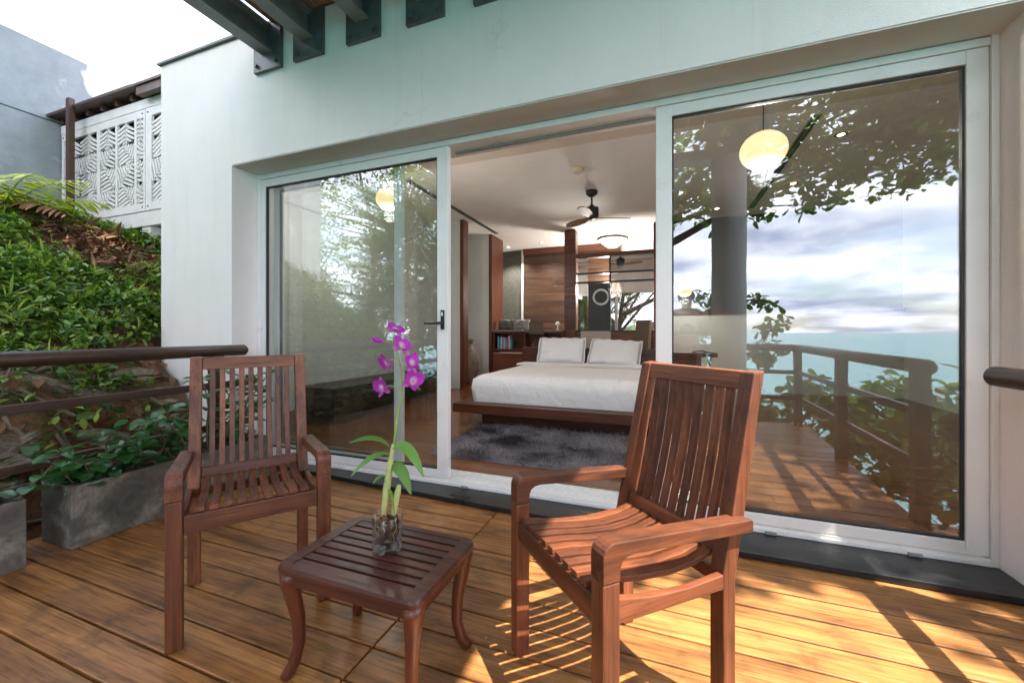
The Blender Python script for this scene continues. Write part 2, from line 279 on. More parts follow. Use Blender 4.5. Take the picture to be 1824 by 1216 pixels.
# ------------------------------------------------------------------ mesh builder
def frame(d):
    d = Vector(d).normalized(); a = Vector((0, 0, 1)) if abs(d.z) < 0.9 else Vector((1, 0, 0))
    x = d.cross(a).normalized(); return x, d.cross(x).normalized(), d
class MB:
    def __init__(s): s.v = []; s.f = []
    def add(s, vs, fs):
        k = len(s.v); s.v += [tuple(p) for p in vs]; s.f += [tuple(i + k for i in f) for f in fs]; return s
    def box(s, x0, x1, y0, y1, z0, z1):
        return s.add([(x, y, z) for z in (z0, z1) for y in (y0, y1) for x in (x0, x1)],
                     [(0, 2, 3, 1), (4, 5, 7, 6), (0, 1, 5, 4), (2, 6, 7, 3), (0, 4, 6, 2), (1, 3, 7, 5)])
    def bar(s, a, b, wx, wy, up=None):
        a, b = Vector(a), Vector(b); d = (b - a).normalized(); u = Vector(up) if up else (Vector((0, 0, 1)) if abs(d.z) < 0.95 else Vector((0, 1, 0)))
        x = d.cross(u).normalized(); y = x.cross(d).normalized(); vs = []
        for p in (a, b):
            for i, j in ((-1, -1), (1, -1), (1, 1), (-1, 1)): vs.append(p + x * i * wx / 2 + y * j * wy / 2)
        return s.add(vs, [(3, 2, 1, 0), (4, 5, 6, 7), (0, 1, 5, 4), (1, 2, 6, 5), (2, 3, 7, 6), (3, 0, 4, 7)])
    def prism(s, poly, axis, a, b):      # poly in the two other axes, extruded along axis
        n = len(poly); mk = {'x': lambda p, t: (t, p[0], p[1]), 'y': lambda p, t: (p[0], t, p[1]), 'z': lambda p, t: (p[0], p[1], t)}[axis]
        vs = [mk(p, a) for p in poly] + [mk(p, b) for p in poly]
        return s.add(vs, [tuple(range(n))[::-1], tuple(range(n, 2 * n))] + [(i, (i + 1) % n, n + (i + 1) % n, n + i) for i in range(n)])
    def tube(s, pts, rad, n=10, caps=True):
        pts = [Vector(p) for p in pts]; m = len(pts); rad = rad if isinstance(rad, (list, tuple)) else [rad] * m
        x, y, _ = frame(pts[1] - pts[0]); vs = []
        for i, p in enumerate(pts):
            d = (pts[min(i + 1, m - 1)] - pts[max(i - 1, 0)]).normalized(); x = (x - d * x.dot(d)).normalized(); y = d.cross(x)
            for k in range(n): t = 2 * PI * k / n; vs.append(p + (x * math.cos(t) + y * math.sin(t)) * rad[i])
        fs = [(i * n + k, i * n + (k + 1) % n, (i + 1) * n + (k + 1) % n, (i + 1) * n + k) for i in range(m - 1) for k in range(n)]
        if caps: fs += [tuple(range(n))[::-1], tuple(range((m - 1) * n, m * n))]
        return s.add(vs, fs)
    def lathe(s, prof, c=(0, 0, 0), n=24, M=None):
        vs = []; c = Vector(c)
        for r, z in prof:
            for k in range(n):
                p = Vector((r * math.cos(2 * PI * k / n), r * math.sin(2 * PI * k / n), z)); vs.append((M @ p if M else p) + c)
        return s.add(vs, [(i * n + k, i * n + (k + 1) % n, (i + 1) * n + (k + 1) % n, (i + 1) * n + k) for i in range(len(prof) - 1) for k in range(n)])
    def build(s, name, mat, parent=None, smooth=False, bevel=0.0, kind=None, loc=None):
        me = bpy.data.meshes.new(name); me.from_pydata(s.v, [], s.f); me.update()
        if smooth: me.polygons.foreach_set('use_smooth', [True] * len(me.polygons))
        me.materials.append(MT[mat] if isinstance(mat, str) else mat)
        o = bpy.data.objects.new(name, me); C.objects.link(o)
        if parent: o.parent = parent
        if loc is not None: o.location = loc
        if bevel:
            b = o.modifiers.new('bevel', 'BEVEL'); b.width = bevel; b.segments = 2; b.limit_method = 'ANGLE'; b.angle_limit = R(40)
        if kind: o['kind'] = kind
        return o
def inst(name, me, parent, M=None, mods=None):
    o = bpy.data.objects.new(name, me); C.objects.link(o); o.parent = parent
    if M is not None: o.matrix_local = M
    return o
def thing(name, label, cat, loc=(0, 0, 0), rz=0, group=None):
    o = bpy.data.objects.new(name, None); C.objects.link(o); o.empty_display_size = 0.1
    o.location = loc; o.rotation_euler = (0, 0, rz); return tag(o, label, cat, group)
def tag(o, label, cat, group=None):
    o['label'] = label; o['category'] = cat
    if group: o['group'] = group
    return o
def struct(o): o['kind'] = 'structure'; return o
def copy_tree(o, parent=None):
    c = o.copy(); C.objects.link(c); c.parent = parent
    for ch in list(o.children): copy_tree(ch, c)
    return c
def scatter_mesh(name, tv, tf, Ms, mat, parent=None, kind=None):
    # one mesh from many transformed copies of a leaf template; Ms: (n,3,4)
    tv = np.asarray(tv, float); n = len(Ms); k = len(tv)
    V = np.einsum('nij,kj->nki', Ms[:, :, :3], tv) + Ms[:, None, :, 3]
    F = [(np.asarray(f)[None, :] + (np.arange(n) * k)[:, None]) for f in tf]
    me = bpy.data.meshes.new(name); me.vertices.add(n * k); me.vertices.foreach_set('co', V.reshape(-1))
    loops = np.concatenate([f.reshape(-1) for f in F]); tot = np.concatenate([np.full(n, f.shape[1]) for f in F]); start = np.concatenate([[0], np.cumsum(tot)[:-1]])
    me.loops.add(len(loops)); me.loops.foreach_set('vertex_index', loops.astype(np.int32))
    me.polygons.add(len(tot)); me.polygons.foreach_set('loop_start', start.astype(np.int32)); me.polygons.foreach_set('loop_total', tot.astype(np.int32))
    me.update(calc_edges=True); me.validate(); me.materials.append(MT[mat])
    o = bpy.data.objects.new(name, me); C.objects.link(o)
    if parent: o.parent = parent
    if kind: o['kind'] = kind
    return o
def rotmats(n, up=0.5):
    # random leaf orientations: local x along the leaf, z the normal, biased upwards
    d = RNG.normal(size=(n, 3)); d[:, 2] *= 0.55; d /= np.linalg.norm(d, axis=1)[:, None]
    nn = RNG.normal(size=(n, 3)) * (1 - up); nn[:, 2] += up * 1.6
    y = np.cross(nn, d); y /= np.linalg.norm(y, axis=1)[:, None] + 1e-9; z = np.cross(d, y)
    return np.stack([d, y, z], axis=2)
def mats34(Rm, S, T): return np.concatenate([Rm * S[:, None, None], T[:, :, None]], axis=2)
def leaf(shape, fold=0.18, droop=0.15):
    # shape: list of (x, halfwidth); returns verts and faces of a folded leaf along +x
    v = []; f = []
    for x, h in shape:
        z = -droop * x * x; v += [(x, -h, z + fold * h), (x, 0, z), (x, h, z + fold * h)]
    for i in range(len(shape) - 1):
        a = i * 3; f += [(a, a + 3, a + 4, a + 1), (a + 1, a + 4, a + 5, a + 2)]
    return v, f
LEAF_OBOV = leaf([(0, 0.02), (0.35, 0.16), (0.7, 0.27), (0.9, 0.22), (1.0, 0.05)], 0.2, 0.2)
LEAF_OVAL = leaf([(0, 0.01), (0.3, 0.22), (0.65, 0.24), (1.0, 0.01)], 0.25, 0.25)
LEAF_ROUND = leaf([(0, 0.03), (0.15, 0.2), (0.4, 0.34), (0.65, 0.37), (0.85, 0.28), (1.0, 0.08)], 0.22, 0.22)
LEAF_LONG = leaf([(0, 0.01), (0.3, 0.085), (0.65, 0.075), (1.0, 0.004)], 0.3, 0.35)

# ================================================================== ground, sea
from mathutils import noise as mn
def fbm(x, y, z=0.0, s=1.0): return mn.fractal(Vector((x * s, y * s, z)), 0.9, 2.0, 5)
HX = [-14, -9, -7.5, -6.0, -4.4, -3.8, -3.5, -3.2, -3.05]; HZ = [2.95, 2.62, 2.5, 2.12, 1.12, 0.66, 0.12, -0.3, -0.6]
def hill_z(x, y):
    z = float(np.interp(x, HX, HZ)); k = 1.0
    if y < -0.3: z -= (-0.3 - y) * 1.0
    if y > 2.2 and x > -4.25: z = min(z, -0.3)
    return z
def hill_zn(x, y):
    a = min(1, max(0, (-3.15 - x) / 0.4)); return hill_z(x, y) + a * (0.18 * fbm(x, y, 0, 1.3) + 0.085 * fbm(x, y, 4, 5))
def grid(name, xs, ys, fn, mat, smooth=True):
    b = MB(); nx = len(xs)
    b.v = [(x, y, fn(x, y)) for y in ys for x in xs]
    b.f = [(j * nx + i, j * nx + i + 1, (j + 1) * nx + i + 1, (j + 1) * nx + i) for j in range(len(ys) - 1) for i in range(nx - 1)]
    return b.build(name, mat, None, smooth)
hillside = struct(grid('hillside', list(np.arange(-13, -3.09, 0.085)), list(np.arange(-3, 7.01, 0.085)), hill_zn, 'ground'))
def ground_z(x, y):
    z = -1.0
    if x < -3.5: z = max(z, hill_z(max(x, -13), 0) - 0.5 + min(0, -(-13 - x) * 0.0))
    if y < -1: z -= (-1 - y) * 0.55
    return z + 0.25 * fbm(x, y, 2, 0.3)
struct(grid('ground', list(np.arange(-60, 61, 1.5)), list(np.arange(-40, 61, 1.5)), ground_z, 'ground'))
b = MB().add([(-9000, -14000, -8.0), (9000, -14000, -8.0), (9000, 14000, -8.0), (-9000, 14000, -8.0)], [(0, 1, 2, 3)])
struct(b.build('sea', 'sea'))
b = MB(); hp = []; n = 60
for i in range(n):
    t = i / (n - 1); x = -560 + 760 * t; h = 34 * math.sin(PI * min(1, (1 - t) * 1.05)) ** 0.7 * (0.8 + 0.3 * fbm(x * 0.02, 3)) + 3 * fbm(x * 0.3, 1)
    for dy, kz in ((0, 0), (25, 0.55), (70, 1), (200, 0.9)): hp.append((x, -1150 - dy, -9 + max(0, h) * kz + (1.5 * fbm(x * 0.5, dy) if kz else 0)))
b.add(hp, [(i * 4 + k, i * 4 + k + 1, i * 4 + k + 5, i * 4 + k + 4) for i in range(n - 1) for k in range(3)])
struct(b.build('headland', 'leaf_tree', None, True))

# ================================================================== house
house = thing('house', 'pale green-white rendered villa with a wide sliding glass wall and bedroom behind', 'house', (0, 2.23, 0))
H = (0, -2.23, 0)   # parts are written in world coordinates
def hp_(b, name, mat, parent=None, **k):
    o = b.build(name, mat, parent or house, **k)
    if parent is None: o.location = H
    return o
hp_(MB().prism([(-4.12, -1.2), (-3.225, -1.2), (-3.225, 2.42), (1.405, 2.42), (1.405, -1.2), (3.7, -1.2), (3.7, 3.41), (-4.12, 3.41)], 'y', 2.23, 2.62), 'front_wall', 'wall')
hp_(MB().box(-4.145, 3.725, 2.205, 2.645, 3.413, 3.433), 'parapet_coping', 'steel')
hp_(MB().box(-3.223, 1.403, 2.232, 2.44, 2.410, 2.417), 'soffit', 'soffit')
hp_(MB().box(-4.12, -4.0, 2.622, 9.8, -1.2, 3.40), 'side_wall', 'wall_in')
hp_(MB().box(-4.0, 3.7, 9.68, 9.8, -0.2, 3.40), 'back_wall', 'wall_in')
hp_(MB().box(3.55, 3.7, 2.622, 9.68, -1.2, 3.4), 'side_wall', 'wall_in')
hp_(MB().box(-4.0, 3.55, 2.50, 9.68, -0.25, 0.04), 'bedroom_floor', 'floor')
hp_(MB().box(-4.0, 3.55, 4.34, 9.68, 3.15, 3.39), 'bedroom_ceiling', 'ceiling')
hp_(MB().box(-4.0, 3.55, 2.622, 4.338, 3.11, 3.39), 'ceiling_drop', 'ceiling_beige')
hp_(MB().prism([(-3.223, 2.345), (-2.3, 2.305), (-1.7, 2.272), (-.53, 2.212), (.33, 2.192), (1.403, 2.19), (1.403, 2.44), (-3.223, 2.44)], 'z', 0.005, 0.034), 'threshold_slab', 'slate', bevel=0.003)
# fixed door frame and track
f = MB(); f.box(-3.222, 1.402, 2.442, 2.64, 2.37, 2.408); f.box(-3.222, -3.182, 2.442, 2.64, .036, 2.368); f.box(1.378, 1.402, 2.442, 2.64, .036, 2.368)
df = hp_(f, 'door_frame', 'alu', bevel=0.002)
f = MB(); f.box(-3.18, 1.376, 2.425, 2.64, .0362, .052)
for yy in (2.435, 2.50, 2.53, 2.595, 2.63): f.box(-3.18, 1.376, yy, yy + .008, .0525, .068)
f.build('track', 'alu', df)
for xx in (-1.27, .50, 1.08): MB().box(xx, xx + .05, 2.412, 2.424, .037, .05).build('weep_cover', 'grey_plastic', df)
MB().box(-1.386, -.037, 2.55, 2.575, 2.357, 2.3695).build('brush_strip', 'grey_plastic', df)
MB().box(1.378, 1.404, 2.434, 2.4415, .034, 2.412).build('sealant', 'white_paint', df)
def door_panel(label, x0, x1, y0, wl, wr, handle=False):
    t = thing('sliding_door', label, 'door', ((x0 + x1) / 2, y0, 0.07)); o = (-(x0 + x1) / 2, -y0, -0.07)
    def p(b, name, mat, par=t, **k):
        ob = b.build(name, mat, par, **k)
        if par is t: ob.location = o
        return ob
    zt, zb, d = 2.366, 0.07, 0.045
    p(MB().box(x0, x0 + wl, y0, y0 + d, zb, zt), 'stile', 'alu', bevel=.003); p(MB().box(x1 - wr, x1, y0, y0 + d, zb, zt), 'stile', 'alu', bevel=.003)
    p(MB().box(x0 + wl, x1 - wr, y0 + .0015, y0 + d - .0015, zt - .062, zt), 'top_rail', 'alu', bevel=.003); p(MB().box(x0 + wl, x1 - wr, y0 + .0015, y0 + d - .0015, zb, zb + .055), 'bottom_rail', 'alu', bevel=.003)
    a, b_, c_, e_ = x0 + wl, x1 - wr, zb + .055, zt - .062; g = MB(); w = .009
    for (X0, X1, Z0, Z1) in ((a, a + w, c_, e_), (b_ - w, b_, c_, e_), (a + w, b_ - w, c_, c_ + w), (a + w, b_ - w, e_ - w, e_)): g.box(X0, X1, y0 + .012, y0 + .034, Z0, Z1)
    p(g, 'gasket', 'gasket'); p(MB().box(a + .004, b_ - .004, y0 + .0195, y0 + .0255, c_ + .004, e_ - .004), 'glass_pane', 'pane')
    if handle:
        hx = x1 - wr / 2 + .005; h = p(MB().box(hx - .013, hx + .013, y0 - .012, y0 - .0005, 1.10, 1.235), 'handle', 'black', bevel=.002)
        MB().tube([(hx, y0 - .01, 1.145), (hx, y0 - .05, 1.145), (hx - .02, y0 - .055, 1.145), (hx - .115, y0 - .052, 1.145)], .009, 8).build('lever', 'black', h, True)
        MB().box(hx - .006, hx + .006, y0 - .016, y0 - .0125, 1.195, 1.22).build('key_cylinder', 'alu', h)
    return t
door_panel('sliding glass door with a black lever handle beside the doorway', -3.18, -1.387, 2.445, .045, .086, True)
door_panel('inner sliding glass door stacked behind the one with the lever handle', -3.16, -1.842, 2.545, .06, .066)
door_panel('fixed glass door mirroring the sea and railing behind the slatted chair', -.036, 1.376, 2.445, .086, .078)

# ================================================================== deck
deck = bpy.data.objects.new('deck', None); C.objects.link(deck); struct(deck)
def plank_edge(y): return 1.36 + (2.2 - y) * .075
ys = [.993 + .1375 * k for k in range(-12, 11)]
for y0, y1 in zip(ys[:-1], ys[1:]):
    for (xa, xb) in ((-3.09, -.9385), (-.9315, None)):
        x1a, x1b = (xb, xb) if xb is not None else (plank_edge(y0), plank_edge(y1))
        cx, cyy = (xa + x1a) / 2, (y0 + y1) / 2; g = .0042; dz = random.uniform(-.0012, .0012)
        if y1 > 2.25: x1a = x1b = min(x1a, 1.40)
        MB().add([(xa - cx, y0 + g - cyy, -.035), (x1a - cx, y0 + g - cyy, -.035), (x1b - cx, y1 - g - cyy, -.035), (xa - cx, y1 - g - cyy, -.035),
                  (xa - cx, y0 + g - cyy, dz), (x1a - cx, y0 + g - cyy, dz), (x1b - cx, y1 - g - cyy, dz), (xa - cx, y1 - g - cyy, dz)],
                 [(3, 2, 1, 0), (4, 5, 6, 7), (0, 1, 5, 4), (1, 2, 6, 5), (2, 3, 7, 6), (3, 0, 4, 7)]).build('plank', 'deck', deck, bevel=.004, loc=(cx, cyy, 0))
for xx in (-3.02, -2.3, -1.6, -.935, -.2, .5, 1.25): MB().box(xx - .03, xx + .03, -.66, 2.36, -.2, -.036).build('joist', 'dark_gap', deck)
MB().box(-3.09, 1.6, -.70, -.665, -.22, -.002).build('fascia', 'rail_x', deck)

# ================================================================== pergola roof and column
perg = thing('pergola_roof', 'lean-to terrace roof of grey steel beams under weathered planks', 'roof', (0, 2.23, 3.2)); PO = (0, -2.23, -3.2)
def pp(b, name, mat, par=perg, **k):
    o = b.build(name, mat, par, **k)
    if par is perg: o.location = PO
    return o
for bx_ in (-2.805, -2.40, -1.91, -1.42, -.937, -.45, .04, .53, 1.0):
    f = MB(); x0, x1 = bx_ - .055, bx_ + .055
    f.prism([(x0, 3.19), (x1, 3.19), (x1, 3.205), (bx_ + .006, 3.212), (bx_ + .006, 3.37), (x1, 3.378), (x1, 3.39), (x0, 3.39), (x0, 3.378), (bx_ - .006, 3.37), (bx_ - .006, 3.212), (x0, 3.205)], 'y', -.38, 2.200)
    pp(f, 'beam', 'steel_beam')
    pl = pp(MB().box(bx_ - .14, bx_ + .14, 2.2015, 2.228, 3.065, 3.405), 'wall_plate', 'steel', bevel=.003)
    for sx in (-.1, .1): MB().lathe([(0, .02), (.014, .02), (.014, 0)], (0, 0, 0), 6, Matrix.Translation((bx_ + sx, 2.2015, 3.11)) @ Matrix.Rotation(R(90), 4, 'X')).build('bolt', 'steel', pl)
xx = -2.74
while xx < 1.05:
    wd = random.uniform(.15, .2); pp(MB().box(xx, xx + wd, -.12, 2.2, 3.393 + random.uniform(0, .006), 3.43), 'roof_plank', 'roofplank', bevel=.003); xx += wd + random.choice((.004, .006, .01))
pp(MB().box(-2.86, 1.06, -.33, -.17, 3.06, 3.188), 'header_beam', 'steel_beam')
col = MB().lathe([(0, 0), (.178, 0), (.178, 3.055), (0, 3.055)], (0, 0, 0), 32).build('round_column', 'wall_in', None, True, loc=(.71, -.25, 0.003))
col.modifiers.new('es', 'EDGE_SPLIT').split_angle = R(40)
tag(col, 'thick round rendered column under the terrace roof edge, seen in the glass', 'column')

# ================================================================== railings
def railing(name, label, pts, hz, rz_, posts):
    t = thing(name, label, 'railing', (pts[0][0], pts[0][1], 0)); off = (-pts[0][0], -pts[0][1], 0)
    def p(b, nm, mat, **k): o = b.build(nm, mat, t, **k); o.location = off
    for (a, c) in zip(pts[:-1], pts[1:]):
        a, c = Vector((*a, hz)), Vector((*c, hz)); d = (c - a).normalized(); n_ = 9
        ax = 'rail_y' if abs(d.y) > abs(d.x) else 'rail_x'
        p(MB().tube([a - d * .0 + d * .012, a + d * .03, c - d * .03, c - d * .012], [.026, .041, .041, .026], 16), 'handrail', ax, smooth=True)
        q = a.lerp(c, .12) + Vector((.09, 0, 0)) if a.x > 1.2 and abs(d.y) > .5 else a
        for z in rz_: p(MB().bar((q.x, q.y, z), (c.x, c.y, z), .028, .048), 'rail', ax, bevel=.004)
    for (x, y) in posts: p(MB().box(x - .036, x + .036, y - .036, y + .036, -.18, hz - .03), 'post', 'rail_z', bevel=.004)
railing('side_railing', 'dark brown timber railing along the planter side of the deck', [(-3.04, 2.225), (-3.04, -.56)], .945, (.695, .395), [(-3.045, 1.99), (-3.045, .66), (-3.045, -.54)])
railing('sea_railing', 'dark brown timber railing on the sea side, meeting the wall by the fixed glass', [(1.278, 2.27), (1.47, -.60), (-2.9, -.60)], .90, (.62, .32), [(1.375, 1.97), (1.40, .81), (1.47, -.60), (.1, -.60), (-1.4, -.60)])

# ================================================================== neighbouring wall, terrace, leaf screens
nb = thing('neighbour_wall', 'tall blue-grey rendered wall with pale peeling patches above the slope', 'wall', (-8.4, 1, 2))
MB().box(-.4, .2, -4, 3.12, -1, 3.16).build('wall_face', 'grey_render', nb); MB().box(.2, .206, -4, 3.12, 2.1, 2.112).build('joint_line', 'dark_gap', nb)
ter = thing('terrace', 'raised neighbouring terrace edge with brown fascia and exposed joists', 'terrace', (-6.2, 3.3, 2.5)); TO = (6.2, -3.3, -2.5)
def tp(b, name, mat, **k): o = b.build(name, mat, ter, **k); o.location = TO; return o
tp(MB().box(-8.18, -4.2, 3.18, 3.24, 3.945, 4.065), 'fascia_board', 'screen', bevel=.003)
tp(MB().box(-8.18, -4.2, 3.18, 3.26, 2.44, 2.62), 'lower_beam', 'screen', bevel=.003)
tp(MB().box(-8.25, -4.2, 3.04, 4.1, 4.145, 4.18), 'floor_edge', 'brown_steel')
tp(MB().box(-6.15, -4.2, 3.06, 3.13, 4.04, 4.144), 'edge_channel', 'brown_steel')
for k in range(12): tp(MB().box(-8.1 + k * .33, -8.04 + k * .33, 3.14, 3.89, 4.075, 4.144), 'joist', 'brown_steel')
tp(MB().box(-8.2, -4.2, 3.9, 4.0, 2.2, 4.14), 'inner_wall', 'dark_earth')
tp(MB().tube([(-7.75, 3.9, 4.93), (-4.2, 3.9, 4.93)], .05, 10), 'top_rail', 'brown_steel', smooth=True)
tp(MB().box(-7.5, -7.42, 3.86, 3.94, 4.181, 4.89), 'rail_post', 'brown_steel')
tp(MB().box(-6.3, -6.12, 3.2, 3.38, 1.8, 2.438), 'support_post', 'screen')
t = MB().box(-.04, .04, -.03, .03, -.4, 1.76).build('post', 'brown_steel', None, loc=(-7.56, 3.03, 2.5)); t.name = 'steel_post'
tag(t, 'rusty brown square post standing in front of the leaf-cut screen', 'post')
def clip(p, d, rect, L_):
    # length along d from p that stays inside rect
    t = L_
    for c, dd, lo, hi in ((p[0], d[0], rect[0], rect[1]), (p[1], d[1], rect[2], rect[3])):
        if dd > 1e-6: t = min(t, (hi - c) / dd)
        elif dd < -1e-6: t = min(t, (lo - c) / dd)
    return t
def frond(rect, a, b_, flip):
    # one palm frond: a rib from a to b_ and curved leaflets either side, cut to the cell
    m = MB(); A = Vector((a[0], a[1])); B = Vector((b_[0], b_[1])); d = (B - A).normalized(); L_ = (B - A).length; s_ = Vector((d.y, -d.x)); y0, y1 = -.012, .012
    def strip(pts, ws):
        vs = []; n_ = len(pts); fs = []
        for i, p in enumerate(pts):
            tt = (pts[min(i + 1, n_ - 1)] - pts[max(i - 1, 0)]).normalized(); q = Vector((tt.y, -tt.x)) * ws[i]
            for yy in (y0, y1):
                for sg in (-1, 1): vs.append((p.x + sg * q.x, yy, p.y + sg * q.y))
        for i in range(n_ - 1): e = i * 4; g = e + 4; fs += [(e, e + 1, g + 1, g), (e + 2, g + 2, g + 3, e + 3), (e, g, g + 2, e + 2), (e + 1, e + 3, g + 3, g + 1)]
        m.add(vs, fs)
    strip([A, (A + B) / 2, B], [.011, .010, .009]); k = max(3, int(L_ / .052))
    for i in range(-1, k + 1):
        for sg in (-1, 1):
            p = A + d * (L_ * (i + .5) / k)
            if not (rect[0] - .01 <= p.x <= rect[1] + .01 and rect[2] - .01 <= p.y <= rect[3] + .01): continue
            g = (s_ * sg * .86 + d * .5).normalized(); t = clip(p, g, rect, .6)
            if t < .035: continue
            c = d * (-.14 * t); pts = [p + g * (t * q) + c * (q * q) for q in (0, .3, .65, 1.0)]
            pts = [Vector((min(max(q.x, rect[0]), rect[1]), min(max(q.y, rect[2]), rect[3]))) for q in pts]; strip(pts, [.010, .0165, .0165, .012])
    return m
def leaf_screen(label, x0, x1, cols):
    t = thing('leaf_screen', label, 'screen panel', (x0, 3.2, 2.64), 0, None); w, h = x1 - x0, 1.30
    edges = [0] + [e for c in cols for e in c] + [w]
    for i in range(0, len(edges), 2): MB().box(edges[i], edges[i + 1], -.015, .015, .1, h - .1).build('upright', 'screen', t)
    MB().box(0, w, -.015, .015, 0, .1).build('bottom_band', 'screen', t); MB().box(0, w, -.015, .015, h - .1, h).build('top_band', 'screen', t)
    for ci, (a, b_) in enumerate(cols):
        bw = b_ - a; cuts = [.1, .36, .66, .92, 1.2]; subs = [(a, b_)] if bw < .5 else [(a, a + bw * .5), (a + bw * .5, b_)]
        for si, (ax, bx) in enumerate(subs):
            for k in range(4):
                z0, z1 = cuts[k], cuts[k + 1]; w_ = bx - ax
                if (k + ci + si) % 2: A_, B_ = (ax + w_ * .1, z0 + .01), (bx - w_ * .15, z1)
                else: A_, B_ = (bx - w_ * .1, z0 + .01), (ax + w_ * .3, z1)
                if k == 3: A_, B_ = (ax + w_ * .5, z1), (ax + w_ * .45, z0)
                frond((ax, bx, z0, z1), A_, B_, 0).build('leaf_cutout', 'screen', t)
    for x_ in (.05, w - .05):
        for z_ in (.05, h - .05): MB().lathe([(0, -.02), (.012, -.02), (.012, -.0155)], (0, 0, 0), 8, Matrix.Translation((x_, 0, z_)) @ Matrix.Rotation(R(90), 4, 'X') @ Matrix.Scale(-1, 4, (0, 0, 1))).build('screw', 'steel', t)
leaf_screen('white metal screen panel with palm leaf cutouts, behind the brown post', -8.17, -6.215, [(.06, .88), (.96, 1.31), (1.36, 1.73), (1.78, 1.92)])
leaf_screen('white metal screen panel with palm leaf cutouts, next to the house corner', -6.20, -4.25, [(.12, .6), (.7, 1.1), (1.2, 1.8)])

# ================================================================== slope planting
def near(x, y): return x < -3.3 and not (y > 2.0 and x > -4.2)
P = []; 
while len(P) < 8200:
    x, y = random.uniform(-9.0, -3.45), random.uniform(-.6, 3.6)
    if not near(x, y): continue
    dens = min(1, max(.16, (-3.75 - x) / .55)) * (0.4 + 0.6 * (fbm(x, y, 9, 1.1) > -.3))
    if ((x + 5.7) / .65) ** 2 + ((y - 2.5) / .45) ** 2 < 1: dens *= .06
    if random.random() < dens: P.append((x, y, hill_zn(x, y)))
T = []; S = []
for (x, y, z) in P:
    k = random.randint(8, 13); hgt = random.uniform(.05, .19); sz = random.uniform(.038, .078)
    for i in range(k): T.append((x + random.gauss(0, .05) + .02, y + random.gauss(0, .05), z + hgt * random.uniform(.3, 1.1))); S.append(sz * random.uniform(.7, 1.15))
T = np.array(T); S = np.array(S)
scatter_mesh('ground_cover', *LEAF_OVAL, mats34(rotmats(len(T), .75), S, T), 'leaf_cover', None, 'stuff')['label'] = 'dense low green ground cover creeping over the slope'
def on_bank(n, x0, x1, y0, y1, up):
    out = []
    while len(out) < n:
        x, y = random.uniform(x0, x1), random.uniform(y0, y1)
        if near(x, y) and ((x + 5.7) / .65) ** 2 + ((y - 2.5) / .45) ** 2 > 1: out.append((x, y, hill_zn(x, y) + random.uniform(*up)))
    return np.array(out)
T = on_bank(1500, -7.5, -3.5, -.4, 3.0, (.02, .12)); scatter_mesh('creeper', *LEAF_ROUND, mats34(rotmats(len(T), .7), RNG.uniform(.05, .13, len(T)), T), 'leaf_creeper', None, 'stuff')['label'] = 'larger dark creeper leaves among the ground cover'
T = on_bank(420, -7.5, -3.8, -.4, 3.0, (.06, .16)).repeat(9, axis=0); T += RNG.normal(size=T.shape) * .012; Rm = rotmats(len(T), .3); Rm[:, 2, 0] = np.abs(Rm[:, 2, 0]) + .5
scatter_mesh('sprigs', *LEAF_LONG, mats34(Rm, RNG.uniform(.05, .11, len(T)), T), 'leaf_sprig', None, 'stuff')['label'] = 'pale yellow-green young shoots standing out of the ground cover'
n = 1500; T = np.array([(lambda a, r: (-5.7 + .68 * r * math.cos(a), 2.5 + .48 * r * math.sin(a)))(random.uniform(0, 2 * PI), math.sqrt(random.random())) for i in range(n)])
T = np.array([(x, y, hill_zn(x, y) + random.uniform(.02, .17)) for x, y in T])
scatter_mesh('dead_leaf_litter', *LEAF_LONG, mats34(rotmats(n, .5), RNG.uniform(.06, .2, n), T), 'dry_leaf', None, 'stuff')['label'] = 'heap of brown dead fronds and twigs on the slope'
n = 420; T = np.array([(random.uniform(-4.4, -3.2), random.uniform(-.4, 2.15)) for i in range(n)]); T = np.array([(x, y, hill_zn(x, y) + .02) for x, y in T])
scatter_mesh('fallen_leaves', *LEAF_OVAL, mats34(rotmats(n, .8), RNG.uniform(.05, .13, n), T), 'dry_leaf', None, 'stuff')['label'] = 'scattered brown fallen leaves at the foot of the slope'
# stones and roots bedded in the bank
stones = []
for q in range(4):
    b = MB(); m = 7; nn = 10
    for i in range(m + 1):
        for k in range(nn):
            th = PI * i / m; ph = 2 * PI * k / nn; d = Vector((math.sin(th) * math.cos(ph), math.sin(th) * math.sin(ph), math.cos(th)))
            b.v.append(tuple(d * (1 + .45 * mn.noise(d * 1.7 + Vector((q * 9, 0, 0))) + .15 * mn.noise(d * 5 + Vector((q * 5, 3, 0))))))
    b.f = [(i * nn + k, i * nn + (k + 1) % nn, (i + 1) * nn + (k + 1) % nn, (i + 1) * nn + k) for i in range(m) for k in range(nn)]
    me = bpy.data.meshes.new('stone'); me.from_pydata(b.v, [], b.f); me.materials.append(MT['rock']); stones.append(me)
for i in range(85):
    y = random.uniform(-.3, 2.15); x = random.uniform(-4.15, -3.42); s_ = random.uniform(.03, .11)
    inst('stone', stones[i % 4], hillside, Matrix.Translation((x, y, hill_zn(x, y) - .01)) @ Euler((random.uniform(-.4, .4), random.uniform(-.3, .3), random.uniform(-.4, .4)), 'XYZ').to_matrix().to_4x4() @ Matrix.Diagonal((s_ * .9, s_ * 1.9, s_ * .5, 1)))
for i in range(26):
    y = random.uniform(-.2, 2.0); x = random.uniform(-4.3, -3.5); pts = []; dy = random.uniform(-.12, .12); 
    for k in range(8):
        pts.append((x, y, hill_zn(x, y) + .03)); x += random.uniform(.0, .09); y += dy + random.uniform(-.06, .06); x = min(x, -3.3); y = min(y, 2.15)
    MB().tube(pts, [.012, .014, .013, .012, .01, .008, .006, .004], 7).build('root', 'root_wood', hillside, True)

